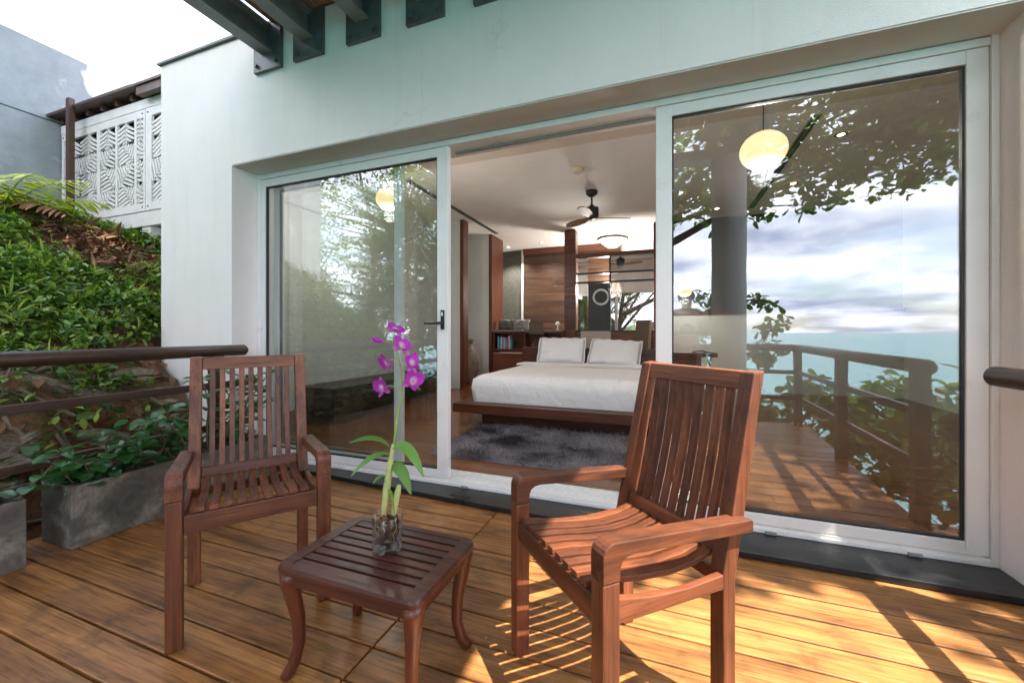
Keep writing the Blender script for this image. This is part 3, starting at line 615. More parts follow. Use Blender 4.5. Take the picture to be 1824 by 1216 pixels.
# ================================================================== trees and shrubs beyond the deck (most stand in the glass reflections and shade the deck)
def lit_gap(x, y, z):
    gx, gy = x - .53 * z, y + .19 * z
    return (-1.4 < gx < 1.25 and .3 < gy < 2.2) or (gx > 1.75 and gy < 2.0)
def tree(name, label, base, crown, rad, ncl, per, cl_r, leaf_s, tmpl, mat, trunk_r=.14, group=None, gap=None, low=-1.0, fork_at=None):
    t = thing(name, label, 'tree', base, 0, group); bx = Vector(base); cr = Vector(crown); cl = []
    tries = 0
    while len(cl) < ncl and tries < ncl * 20:
        tries += 1; d = Vector((random.gauss(0, 1), random.gauss(0, 1), random.gauss(0, 1))).normalized() * random.uniform(.35, 1) ** .5
        if d.z < low: continue
        p = cr + Vector((d.x * rad[0], d.y * rad[1], d.z * rad[2]))
        if gap and gap(p.x, p.y, p.z): continue
        cl.append(p)
    mid = (bx + cr) * .5 + Vector((random.uniform(-.3, .3), random.uniform(-.3, .3), 0)); fork = bx.lerp(cr, .8)
    if fork_at: cr0 = cr; cr = Vector(fork_at); mid = bx.lerp(cr, .5); fork = bx.lerp(cr, .8)
    loc = lambda p: Vector(p) - bx
    MB().tube([loc(bx - Vector((0, 0, .6))), loc(bx.lerp(mid, .5)), loc(mid), loc(fork), loc(cr)], [trunk_r * 1.25, trunk_r, trunk_r * .85, trunk_r * .6, trunk_r * .3], 10).build('trunk', 'trunk', t, True)
    tw = MB(); big = cl[:9]
    for p in big:
        a = bx.lerp(cr, random.uniform(.55, .95)); m1 = a.lerp(p, .5) + Vector((random.uniform(-.2, .2), random.uniform(-.2, .2), random.uniform(.05, .3)))
        MB().tube([loc(a), loc(m1), loc(p)], [trunk_r * .45, trunk_r * .28, trunk_r * .1], 7).build('limb', 'trunk', t, True)
    for p in cl[9:]:
        q = min(big, key=lambda g: (g - p).length); m1 = q.lerp(p, .5) + Vector((random.uniform(-.12, .12), random.uniform(-.12, .12), random.uniform(-.1, .1)))
        tw.tube([loc(q.lerp(cr, .25)), loc(m1), loc(p)], [trunk_r * .16, trunk_r * .1, trunk_r * .05], 5)
    tw.build('twigs', 'trunk', t, True)
    n = ncl_ = len(cl) * per; cen = np.array([loc(p) for p in cl]).repeat(per, axis=0); off = RNG.normal(size=(n, 3)); off /= np.linalg.norm(off, axis=1)[:, None]
    off *= cl_r * RNG.uniform(.15, 1, (n, 1)); off[:, 2] *= .6
    scatter_mesh('crown', *tmpl, mats34(rotmats(n, .55), leaf_s * RNG.uniform(.6, 1.2, n), cen + off), mat, t)
    return t
gz = lambda x, y: ground_z(x, y)
AL = (LEAF_OBOV, 'leaf_almond')
tree('almond_tree', 'large sea almond tree leaning over the terrace roof on the sea side', (-2.6, -4.9, gz(-2.6, -4.9)), (1.5, -3.3, 4.55), (3.7, 1.6, 1.45), 340, 26, .36, .18, *AL, trunk_r=.17, fork_at=(-1.7, -4.4, 3.9))
tree('almond_tree', 'tall sea almond tree shading the deck from beyond the sea railing', (6.4, -1.8, gz(6.4, -1.8)), (5.0, .5, 6.2), (3.4, 3.8, 1.3), 560, 26, .4, .22, *AL, trunk_r=.2, gap=lit_gap)
tree('almond_tree', 'unseen tall tree added high above the terrace roof to shade the wall and slope', (-2.4, -5.4, gz(-2.4, -5.4)), (-3.2, .5, 8.3), (5.8, 2.7, .9), 760, 24, .45, .27, LEAF_OVAL, 'leaf_almond', trunk_r=.2, gap=lambda x, y, z: lit_gap(x, y, z) or (-4.8 < x < -1.5 and random.random() < .6), fork_at=(-3.0, -3.5, 6.0))  # out-of-view crown added to keep direct sun off the front wall and slope
tree('almond_tree', 'slender sea almond tree with a low branch behind the corner post', (.6, -3.0, gz(.6, -3.0)), (1.0, -2.6, 1.15), (.8, .4, .75), 26, 20, .24, .17, *AL, trunk_r=.05)
tree('leafy_tree', 'dense fine-leaved tree reflected in the left glass, nearest the slope', (-5.6, -5.2, gz(-5.6, -5.2)), (-5.2, -4.2, 2.9), (2.8, 1.7, 2.8), 330, 44, .42, .10, LEAF_OVAL, 'leaf_tree', trunk_r=.16)
tree('leafy_tree', 'small bushy fine-leaved tree at the foot of the slope behind the planters', (-4.9, -2.3, gz(-4.9, -2.3)), (-4.7, -2.1, 1.7), (1.9, .9, 2.3), 200, 46, .34, .085, LEAF_OVAL, 'leaf_tree', trunk_r=.1)
tree('leafy_tree', 'tall spreading fine-leaved tree behind the others on the left slope', (-9.5, -7, gz(-9.5, -7)), (-9.2, -6.0, 4.4), (3.6, 2.2, 3.8), 330, 44, .55, .13, LEAF_OVAL, 'leaf_tree', trunk_r=.2)
tree('leafy_tree', 'bushy fine-leaved tree between the almond and the left slope', (-2.9, -6.2, gz(-2.9, -6.2)), (-2.9, -5.4, 3.2), (2.2, 1.5, 3.0), 260, 44, .45, .11, LEAF_OVAL, 'leaf_tree', trunk_r=.15)
for i, (x, y, z, rx, ry, rz_, n, lb) in enumerate([(2.3, 1.0, .2, .6, 1.1, .6, 60, 'broad leaved shrub growing against the sea railing by the wall'), (2.4, -.9, -.05, .7, .8, .6, 50, 'broad leaved shrub below the corner of the sea railing'),
                                               (.6, -1.9, -.25, 1.1, .5, .6, 34, 'low broad leaved shrub behind the sea railing'), (3.2, 1.8, .55, .7, .9, .8, 46, 'broad leaved shrub beside the house corner'), (3.4, -.2, .1, .8, 1.0, .6, 50, 'broad leaved shrub further down the bank outside the sea railing'), (1.9, -1.9, -.2, .9, .5, .75, 46, 'broad leaved shrub just past the corner post of the sea railing'), (4.4, .9, .3, .8, 1.2, .7, 46, 'outermost broad leaved shrub on the bank beyond the sea railing'), (-1.6, -1.8, -.2, 1.3, .5, .6, 34, 'low broad leaved shrub behind the railing near the slope')]):
    tree('almond_shrub', lb, (x, y, min(-.6, gz(x, y))), (x, y, z), (rx, ry, rz_), n, 20, .25, .17, *AL, trunk_r=.035)
# ================================================================== fern on the slope
def fern():
    bx, by = -6.75, 2.15; bz = hill_zn(bx, by) + .05
    t = thing('fern', 'yellow-green fern arching at the top of the slope by the grey wall', 'fern', (bx, by, bz))
    for i, (az, ln, el, brown) in enumerate([(-.1, 1.15, .5, 0), (.35, 1.0, .75, 0), (-.55, .95, .55, 0), (.9, .9, .6, 0), (1.6, .8, .6, 0), (2.5, .8, .7, 0), (3.4, .8, .6, 0), (-1.2, .9, .6, 0), (.1, 1.05, .15, 1), (-.3, .8, -.1, 1), (4.4, .8, .7, 0)]):
        d = Vector((math.cos(az), math.sin(az), 0)); pts = []
        for k in range(9):
            s_ = k / 8; pts.append(d * (ln * s_ * math.cos(el * (1 - .5 * s_))) + Vector((0, 0, ln * (math.sin(el + .3) * s_ - .5 * s_ * s_))))
        fr = MB().tube(pts, [.007] * 5 + [.005, .004, .003, .002], 5).build('frond', 'dry_leaf' if brown else 'stem_green', t, True)
        Ms = []
        for k in range(2, 17):
            s_ = k / 16; j = min(7, int(s_ * 8)); p = pts[j].lerp(pts[j + 1], s_ * 8 - j); tg = (pts[j + 1] - pts[j]).normalized(); sd_ = tg.cross(Vector((0, 0, 1))).normalized()
            for sg in (-1, 1):
                x = (sd_ * sg * .85 + tg * .6 + Vector((0, 0, random.uniform(-.25, .05)))).normalized(); z = Vector((random.uniform(-.2, .2), random.uniform(-.2, .2), 1)); y = z.cross(x).normalized(); z = x.cross(y)
                L_ = (.24 * math.sin(PI * min(1, s_ * .85 + .12)) + .04) * random.uniform(.85, 1.15); Ms.append(np.column_stack([np.array(x) * L_, np.array(y) * L_ * 1.6, np.array(z) * L_, np.array(p)]))
        scatter_mesh('leaflets', *LEAF_LONG, np.array(Ms), 'dry_leaf' if brown else 'leaf_fern', fr)
fern()

# ================================================================== planters and their shrubs
def planter(label, y0, y1):
    w, h, th = .285, .313, .028; L_ = y1 - y0
    t = thing('planter', label, 'planter', (-3.03, y0, 0))
    b = MB(); b.v = [(0, 0, 0), (w, 0, 0), (w, L_, 0), (0, L_, 0), (0, 0, h), (w, 0, h), (w, L_, h), (0, L_, h), (th, th, h), (w - th, th, h), (w - th, L_ - th, h), (th, L_ - th, h), (th, th, h - .06), (w - th, th, h - .06), (w - th, L_ - th, h - .06), (th, L_ - th, h - .06)]
    b.f = [(3, 2, 1, 0), (0, 1, 5, 4), (1, 2, 6, 5), (2, 3, 7, 6), (3, 0, 4, 7), (4, 5, 9, 8), (5, 6, 10, 9), (6, 7, 11, 10), (7, 4, 8, 11), (8, 9, 13, 12), (9, 10, 14, 13), (10, 11, 15, 14), (11, 8, 12, 15)]
    b.build('trough', 'planter', t, bevel=.004); MB().box(th + .001, w - th - .001, th + .001, L_ - th - .001, h - .09, h - .035).build('soil', 'mulch', t)
planter('long grey concrete planter box standing beside the slatted chair', 1.105, 2.18)
planter('grey concrete planter box at the near end of the side railing', -.12, .955)
LM = []
for q in range(3):
    v, f = leaf([(0, .02), (.1, .06), (.2, .2), (.42, .33), (.65, .36), (.85, .27), (1.0, .07)], .16 + .1 * q, .12 + .15 * q); me = bpy.data.meshes.new('leaf'); me.from_pydata(v, [], f); me.polygons.foreach_set('use_smooth', [True] * len(f)); me.materials.append(MT['leaf_planter']); LM.append(me)
def planter_shrub(label, spots):
    t = thing('planter_shrub', label, 'shrub', (-2.89, spots[0][0], .27)); cnt = 0
    for (y, dx, hh, lean) in spots:
        p = Vector((dx, y - spots[0][0], 0)); d = Vector((lean[0], lean[1], 1)).normalized(); pts = [p.copy()]
        for k in range(5): p = p + d * (hh / 5); d = (d + Vector((random.gauss(0, .22), random.gauss(0, .22), random.uniform(-.12, .08)))).normalized(); pts.append(p.copy())
        MB().tube(pts, [.008, .007, .006, .005, .004, .003], 6).build('stem', 'stem_brown', t, True)
        for k in range(1, 6):
            m = 3 if k < 5 else 6; a0 = random.uniform(0, 6)
            for i in range(m):
                a = a0 + i * 2.4; x = Vector((math.cos(a), math.sin(a), random.uniform(-.1, .75 if k == 5 else .4))).normalized(); s_ = random.uniform(.06, .105)
                z = Vector((random.uniform(-.3, .3), random.uniform(-.3, .3), 1)); y_ = z.cross(x).normalized(); z = x.cross(y_)
                pos = pts[k] + x * .008; M = Matrix(((x.x, y_.x, z.x, pos.x), (x.y, y_.y, z.y, pos.y), (x.z, y_.z, z.z, pos.z), (0, 0, 0, 1)))
                inst('leaf', LM[cnt % 3], t, M @ Matrix.Diagonal((s_, s_, s_, 1))); cnt += 1
rnd = random.Random(3); 
sp_ = [(1.16 + rnd.uniform(0, .16), rnd.uniform(-.07, .09), rnd.uniform(.10, .2), (.25, -.35)) for i in range(4)] + [(1.3 + .85 * i / 17, rnd.uniform(-.1, .1), rnd.uniform(.18, .40) + .22 * (i > 8), (rnd.uniform(-.4, .45), rnd.uniform(-.35, .35))) for i in range(17)]
planter_shrub('glossy round-leaved shrub spilling from the long planter by the chair', sp_)
sp_ = [(.93 - .9 * i / 9, rnd.uniform(-.06, .1), rnd.uniform(.12, .28), (rnd.uniform(-.2, .5), rnd.uniform(-.2, .5))) for i in range(10)]
planter_shrub('glossy round-leaved shrub in the planter at the near end of the railing', sp_)

# ================================================================== slatted armchairs
def armchair(label, loc, rz):
    t = thing('slatted_armchair', label, 'chair', loc, rz, 'slatted timber armchairs on the deck')
    W = .258; lw = .048
    def lean(z): return .205 if z < .40 else .205 + (z - .40) * .225
    for s in (-1, 1):
        xo = s * (W - lw / 2)
        MB().box(xo - lw / 2, xo + lw / 2, -.24, -.192, 0, .505).build('front_leg', 'chair_z', t, bevel=.004)
        xr = s * .2085
        MB().prism([(.183, 0), (.231, 0), (.231, .39), (lean(.966) + .022, .968), (lean(.966) - .022, .963), (.183, .41)], 'x', xr - .0225, xr + .0225).build('rear_leg', 'chair_z', t, bevel=.004)
        arc = [(-.24 + .034 * (1 - math.cos(a)), .561 + .036 * math.sin(a)) for a in np.linspace(0, PI / 2, 6)]
        arm = [(-.24, .5065), (-.192, .5065), (-.191, .535), (-.184, .550), (-.170, .558), (-.150, .560), (.262, .527), (.266, .531), (.266, .558), (.258, .563)] + arc[::-1]
        MB().prism(arm, 'x', xo - lw / 2 - .001, xo + lw / 2 + .001).build('armrest', 'chair_y', t, bevel=.005)
        MB().prism([(-.19, .385), (.181, .375), (.181, .415), (.05, .412), (-.08, .425), (-.19, .448)], 'x', xo - s * .012 - .011, xo - s * .012 + .011).build('side_rail', 'chair_y', t, bevel=.003)
    iw = W - lw - .001; ib = .1855
    MB().box(-iw, iw, -.236, -.206, .388, .452).build('front_rail', 'chair_x', t, bevel=.004)
    MB().box(-ib, ib, .19, .214, .372, .41).build('rear_rail', 'chair_x', t, bevel=.003)
    def back_bar(z0, z1, th, name):
        MB().add([(sx * ib, lean(z) + d, z) for z in (z0, z1) for d in (-th / 2, th / 2) for sx in (-1, 1)], [(0, 1, 3, 2)[::-1], (4, 5, 7, 6), (0, 1, 5, 4), (2, 6, 7, 3), (0, 4, 6, 2), (1, 3, 7, 5)]).build(name, 'chair_x', t, bevel=.003)
    back_bar(.91, .964, .034, 'top_rail'); back_bar(.445, .49, .03, 'lower_back_rail')
    for k in range(9):
        xc = -ib + (k + 1) * (2 * ib) / 10; b = MB(); zs = [.488, .6, .7, .8, .912]
        for z in zs:
            bow = .010 * math.sin(PI * (z - .488) / .419)
            for d in (-.009, .009):
                for sx in (-.0108, .0108): b.v.append((xc + sx, lean(z) + d + bow, z))
        for i in range(len(zs) - 1): a = i * 4; c = a + 4; b.f += [(a, a + 1, c + 1, c), (a + 1, a + 3, c + 3, c + 1), (a + 3, a + 2, c + 2, c + 3), (a + 2, a, c, c + 2)]
        b.f += [(0, 2, 3, 1), tuple(len(zs) * 4 - 4 + q for q in (0, 1, 3, 2))]; b.build('back_slat', 'chair_z', t, bevel=.002)
        xs = -ib + (k + .5) * (2 * ib) / 9; b = MB(); pr = [(-.232, .4545), (-.17, .448), (-.06, .430), (.04, .420), (.13, .424), (.20, .440)]
        for (y, z) in pr:
            for d in (0, .016):
                for sx in (-.014, .014): b.v.append((xs + sx, y, z + d))
        for i in range(len(pr) - 1): a = i * 4; c = a + 4; b.f += [(a, c, c + 1, a + 1), (a + 1, c + 1, c + 3, a + 3), (a + 3, c + 3, c + 2, a + 2), (a + 2, c + 2, c, a)]
        b.f += [(0, 1, 3, 2), tuple(len(pr) * 4 - 4 + q for q in (0, 2, 3, 1))]; b.build('seat_slat', 'chair_y', t, bevel=.002)
    return t
armchair('slatted brown armchair in the shade beside the long planter', (-1.605, 1.20, 0.001), R(55))
armchair('slatted brown armchair standing in the patch of sun by the fixed glass', (-.135, 1.275, 0.001), R(-45.5))

# ================================================================== side table
def side_table():
    t = thing('side_table', 'low reddish brown slatted side table with curved legs, between the armchairs', 'table', (-.868, 1.09, 0.001))
    hx, hy, z1, z0 = .262, .183, .360, .336; bw = .05
    def rr(x, y, r, n=6):
        pts = []
        for cx_, cy_, a0 in ((x - r, y - r, 0), (-x + r, y - r, 90), (-x + r, -y + r, 180), (x - r, -y + r, 270)):
            for k in range(n + 1): a = R(a0 + 90 * k / n); pts.append((cx_ + r * math.cos(a), cy_ + r * math.sin(a)))
        return pts
    # frame ring (rounded outer edge, square inner)
    out = rr(hx, hy, .035); m = len(out); inn = []
    for (x, y) in out: inn.append((max(-hx + bw, min(hx - bw, x)), max(-hy + .028, min(hy - .028, y))))
    prof = [(0, z0), (.0, z0), (.006, z0 + .006), (.006, z1 - .006), (0, z1)]
    b = MB(); b.v = []
    for (x, y), (ix, iy) in zip(out, inn):
        L_ = math.hypot(x, y) + 1e-9
        b.v += [(ix, iy, z0), (x * .985, y * .985, z0), (x, y, z0 + .008), (x, y, z1 - .009), (x * .982, y * .98, z1), (ix, iy, z1)]
    for i in range(m):
        j = (i + 1) % m
        for k in range(6): k2 = (k + 1) % 6; b.f.append((i * 6 + k, j * 6 + k, j * 6 + k2, i * 6 + k2))
    b.build('top_frame', 'table_x', t)
    n = 8; y0, y1 = -hy + .0285, hy - .0285; p = (y1 - y0) / n
    for k in range(n): MB().box(-hx + bw + .0005, hx - bw - .0005, y0 + k * p + (.0 if k == 0 else .005), y0 + (k + 1) * p - (.0 if k == n - 1 else .005), z0 + .003, z1 - .0015).build('slat', 'table_x', t, bevel=.002)
    for s in (-1, 1):
        MB().box(-hx + .06, hx - .06, s * (hy - .03) - .011, s * (hy - .03) + .011, z0 - .04, z0 - .0005).build('apron', 'table_x', t, bevel=.002)
        MB().box(s * (hx - .03) - .011, s * (hx - .03) + .011, -hy + .06, hy - .06, z0 - .04, z0 - .0005).build('apron', 'table_y', t, bevel=.002)
        for q in (-1, 1):
            d = Vector((s, q, 0)); pts = []; rs = []
            for z, o_, r_ in ((z0 - .0005, 0, .034), (z0 - .03, .001, .031), (.25, -.004, .024), (.18, -.014, .0205), (.10, -.016, .019), (.04, -.006, .0185), (.012, .006, .0185), (0, .011, .017)):
                pts.append(Vector((s * (hx - .036), q * (hy - .036), z)) + d * o_); rs.append(r_)
            MB().tube(pts, rs, 10).build('leg', 'table_leg', t, True)
side_table()

# ================================================================== glass tumbler, bark and orchid
TX, TY, TZ = -.858, 1.112, .3625
t = thing('glass_tumbler', 'clear glass tumbler of bark chips and roots holding the orchid', 'glass', (TX, TY, TZ))
MB().lathe([(0, 0), (.046, 0), (.049, .004), (.05, .112), (.0485, .1135), (.0465, .112), (.0455, .016), (0, .014)], (0, 0, 0), 36).build('tumbler', 'tumbler', t, True)
b = MB()
for i in range(64):
    a, r_, z = random.uniform(0, 2 * PI), .033 * math.sqrt(random.random()), random.uniform(.028, .1); s_ = random.uniform(.007, .014)
    M = Matrix.Translation((r_ * math.cos(a), r_ * math.sin(a), z)) @ Euler((random.uniform(0, 6), random.uniform(0, 6), 0)).to_matrix().to_4x4(); k = len(b.v)
    b.v += [tuple(M @ Vector((x * s_ * random.uniform(.7, 1.2), y * s_ * random.uniform(.5, 1), z_ * s_ * .6))) for z_ in (-1, 1) for y in (-1, 1) for x in (-1, 1)]
    b.f += [tuple(k + q for q in f_) for f_ in ((0, 2, 3, 1), (4, 5, 7, 6), (0, 1, 5, 4), (2, 6, 7, 3), (0, 4, 6, 2), (1, 3, 7, 5))]
b.build('bark_chips', 'bark_chunk', t, kind='stuff')
b = MB()
for i in range(18):
    a = random.uniform(0, 2 * PI); z = random.uniform(.07, .115); r_ = .043 if i % 3 else .03; pts = []
    for k in range(6): pts.append((r_ * math.cos(a), r_ * math.sin(a), z)); a += random.uniform(-.35, .35); z -= random.uniform(0.0, .022); z = max(z, .02); r_ = min(.0435, r_ + random.uniform(-.006, .006))
    b.tube(pts, .0011, 5)
b.build('roots', 'root', t, True, kind='stuff')
U = Vector((math.cos(R(20.5)), math.sin(R(20.5)), 0)); V_ = Vector((-U.y, U.x, 0))
def q3(r_, z, d=0): return U * r_ + V_ * d + Vector((0, 0, z))
orch = thing('orchid', 'purple and white orchid on a tall bare stem with broad green leaves', 'orchid', (TX, TY, TZ + .08))
MB().tube([q3(-.013, -.01), q3(-.012, .05), q3(-.004, .12, .004), q3(.007, .2, .006), q3(.018, .265, .006)], [.006, .009, .0125, .0105, .006], 9).build('cane', 'stem_cane', orch, True)
MB().tube([q3(.012, -.01, .01), q3(.018, .04, .012), q3(.03, .10, .012), q3(.034, .125, .012)], [.005, .009, .011, .007], 9).build('cane', 'stem_cane', orch, True)
MB().tube([q3(.018, .262, .006), q3(.026, .33, .008), q3(.034, .39, .01), q3(.044, .41, .01), q3(.046, .455, .008), q3(.044, .51, .004), q3(.036, .556, 0), q3(.022, .59, -.004), q3(.01, .605, -.006), q3(-.012, .607, -.008)], [.0045, .0035, .003, .0028, .0028, .0025, .0022, .002, .0018, .0013], 7).build('flower_stem', 'stem_green', orch, True)
def blade_leaf(p0, p1, p2, w, up, name='leaf'):
    b = MB(); n = 10; p0, p1, p2 = Vector(p0), Vector(p1), Vector(p2); up = Vector(up)
    for i in range(n + 1):
        s_ = i / n; p = p0 * (1 - s_) ** 2 + p1 * 2 * s_ * (1 - s_) + p2 * s_ * s_; tg = ((p1 - p0) * (1 - s_) + (p2 - p1) * s_).normalized(); sd_ = tg.cross(up).normalized(); nn = sd_.cross(tg); h = w * (math.sin(PI * min(1, s_ * .93 + .05)) ** .75)
        b.v += [tuple(p - sd_ * h + nn * h * .25), tuple(p), tuple(p + sd_ * h + nn * h * .25)]
    for i in range(n): a = i * 3; b.f += [(a, a + 3, a + 4, a + 1), (a + 1, a + 4, a + 5, a + 2)]
    b.build(name, 'leaf_orchid', orch, True)
blade_leaf(q3(.006, .255), q3(-.03, .31, -.02), q3(-.11, .282, -.05), .0135, (.2, -.35, 1))
blade_leaf(q3(.004, .235), q3(-.04, .25, -.03), q3(-.098, .18, -.06), .012, (.1, -.7, 1))
blade_leaf(q3(.016, .25), q3(.07, .30, -.02), q3(.128, .17, -.04), .018, (.2, -.6, .7))
blade_leaf(q3(.01, .18), q3(.05, .225, -.02), q3(.09, .118, -.05), .02, (.1, -.9, .6))
blade_leaf(q3(.0, .10), q3(.012, .16, -.02), q3(.028, .02, -.012), .006, (1, 0, 0.2))
blade_leaf(q3(-.008, .16), q3(-.03, .165, -.01), q3(-.042, .14, -.02), .006, (.1, -.7, 1))
def petal_mesh(L_, W_, mat, cup):
    b = MB(); n = 7
    for i in range(n + 1):
        s_ = i / n; h = W_ * math.sin(PI * (s_ * .86 + .07)) ** .8
        for k in (-1, -.5, 0, .5, 1): b.v.append((L_ * s_, h * k, cup * (s_ * s_) * L_ + .18 * h * abs(k)))
    for i in range(n):
        for k in range(4): a = i * 5 + k; b.f.append((a, a + 5, a + 6, a + 1))
    me = bpy.data.meshes.new('petal'); me.from_pydata(b.v, [], b.f); me.polygons.foreach_set('use_smooth', [True] * len(b.f)); me.materials.append(MT[mat]); return me
PM, SM, LMp = petal_mesh(.034, .019, 'petal', .15), petal_mesh(.031, .0105, 'sepal', -.1), petal_mesh(.024, .013, 'lip', .8)
def flower(pos, face, stem_at, roll=0, s_=1.0):
    z = Vector(face).normalized(); up = Vector((0, 0, 1)); x = up.cross(z).normalized(); y = z.cross(x); B = Matrix(((x.x, y.x, z.x), (x.y, y.y, z.y), (x.z, y.z, z.z))).to_4x4()
    fl = MB().lathe([(0, -.012), (.0035, -.010), (.005, 0), (.003, .008), (0, .010)], (0, 0, 0), 8).build('flower', 'sepal', orch, True); fl.matrix_local = Matrix.Translation(pos) @ B @ Matrix.Rotation(roll, 4, 'Z') @ Matrix.Scale(s_, 4)
    for me, a, nm in ((SM, 90, 'sepal'), (SM, 215, 'sepal'), (SM, 325, 'sepal'), (PM, 28, 'petal'), (PM, 152, 'petal'), (LMp, 270, 'lip')):
        inst(nm, me, fl, Matrix.Translation((0, 0, .003 if nm == 'petal' else 0)) @ Matrix.Rotation(R(a), 4, 'Z'))
    MB().tube([Vector(stem_at), (Vector(stem_at) + Vector(pos)) * .5 + Vector((0, 0, .006)), Vector(pos) - z * .01], .0016, 6).build('pedicel', 'stem_cane', orch, True)
FZ = -.055
def fl_(r_, z, d, face, st, roll, s_): flower(q3(r_, z + FZ, d), face, q3(st[0], st[1] + FZ, st[2]), roll, s_)
fl_(-.012, .512, -.016, -V_ - U * .7 + Vector((0, 0, -.25)), (.044, .505, .006), .2, 1.12)
fl_(.086, .535, -.014, -V_ * .7 + U * .8 + Vector((0, 0, -.15)), (.045, .53, .006), -.2, 1.2)
fl_(.078, .592, 0, U * 1.0 - V_ * .5 + Vector((0, 0, .3)), (.043, .57, .004), .3, 1.1)
fl_(.004, .595, -.02, -V_ * .7 - U * .7 + Vector((0, 0, -.5)), (.036, .6, 0), .5, 1.15)
fl_(.046, .648, -.008, -V_ * .5 + U * .9 + Vector((0, 0, .45)), (.03, .628, 0), -.4, 1.12)
fl_(.028, .70, -.01, -V_ * .5 + U * .6 + Vector((0, 0, .9)), (.016, .652, -.004), -.6, .95)
MB().tube([q3(-.012, .607, -.008), q3(-.024, .609, -.008), q3(-.04, .615, -.008), q3(-.05, .62, -.008)], [.0018, .008, .0085, .0018], 8).build('bud', 'petal', orch, True)

# ================================================================== bedroom
hq = lambda b, n, m, par=None, **k: hp_(b, n, m, par, **k)
for (y0, y1) in ((6.62, 6.78), (7.83, 8.42)):
    pr = hq(MB().box(-3.999, -3.49 if y0 < 7 else -3.445, y0, y1, .041, 3.149), 'wall_pier', 'wall_in'); x0 = -3.489 if y0 < 7 else -3.444
    MB().box(x0, x0 + .07, y0 - .02, y1 + .02, .041, 3.149).build('wood_edge', 'merbau_z', pr)
hq(MB().box(-3.999, -3.32, 9.64, 9.679, .041, 3.149), 'wallpaper_panel', 'wallpaper'); hq(MB().box(-3.999, -3.97, 8.43, 9.639, .041, 3.149), 'wallpaper_panel', 'wallpaper')
hq(MB().box(-3.318, -3.25, 9.55, 9.679, .041, 3.149), 'white_trim', 'white_paint')
wd = hq(MB().box(-3.249, -.9, 9.52, 9.679, .041, 3.0), 'timber_wall', 'walnut'); zz = .06
while zz < 2.9: MB().box(-3.24, -.91, 9.50, 9.519, zz, zz + .175).build('board', 'walnut', wd, bevel=.003); zz += .18
hq(MB().box(-3.249, -.9, 9.47, 9.679, 3.001, 3.148), 'timber_header', 'merbau_x')
for (x0, x1, nm) in ((-1.86, -1.63, 'timber_column'), (-.16, -.03, 'timber_column')):
    cc_ = hq(MB().box(x0 + .008, x1 - .008, 8.008, 8.232, .041, 3.149), nm, 'walnut'); zz = .045
    while zz < 3.1: MB().box(x0, x1, 8.0, 8.24, zz, min(3.147, zz + .215)).build('panel', 'merbau_x', cc_, bevel=.002); zz += .22
hq(MB().box(-1.629, -.161, 8.03, 8.2, 2.57, 2.65), 'timber_beam', 'merbau_x')
part = thing('glass_partition', 'dark framed glass partition behind the bed between two timber columns', 'partition', (-.9, 8.1, .04)); GO = (.9, -8.1, -.04)
def gp(b, n, m, **k): o = b.build(n, m, part, **k); o.location = GO; return o
gp(MB().box(-1.628, -.162, 8.06, 8.16, .041, 1.09), 'low_wall', 'merbau_x')
for z in (1.09, 2.24, 2.06): gp(MB().box(-1.628, -.162, 8.05, 8.17, z, z + .035), 'frame_bar', 'black')
gp(MB().box(-.98, -.95, 8.05, 8.17, 1.126, 2.569), 'frame_bar', 'black'); gp(MB().box(-1.60, -1.40, 8.085, 8.1, 1.126, 2.569), 'glass_pane', 'dark_mirror'); gp(MB().box(-.949, -.163, 8.085, 8.1, 1.126, 2.569), 'glass_pane', 'dark_mirror')
pd = gp(MB().box(-1.395, -.985, 8.08, 8.11, 1.126, 2.055), 'black_panel', 'charcoal')
MB().lathe([(.125, -.006), (.16, -.010), (.165, 0), (.13, 0), (.125, -.006)], (0, 0, 0), 28, Matrix.Translation((-1.14, 8.075, 1.78)) @ Matrix.Rotation(R(-90), 4, 'X')).build('white_ring', 'white_paint', pd, True)
# half wall, sill and dark window right of the bed
hq(MB().box(-.03, 3.549, 8.06, 8.2, .041, 1.40), 'half_wall', 'wall_in'); hq(MB().box(-.03, 3.549, 8.02, 8.2, 1.401, 1.46), 'window_sill', 'merbau_x')
hq(MB().box(-.03, 3.549, 8.10, 8.16, 1.461, 3.149), 'dark_glass', 'charcoal')
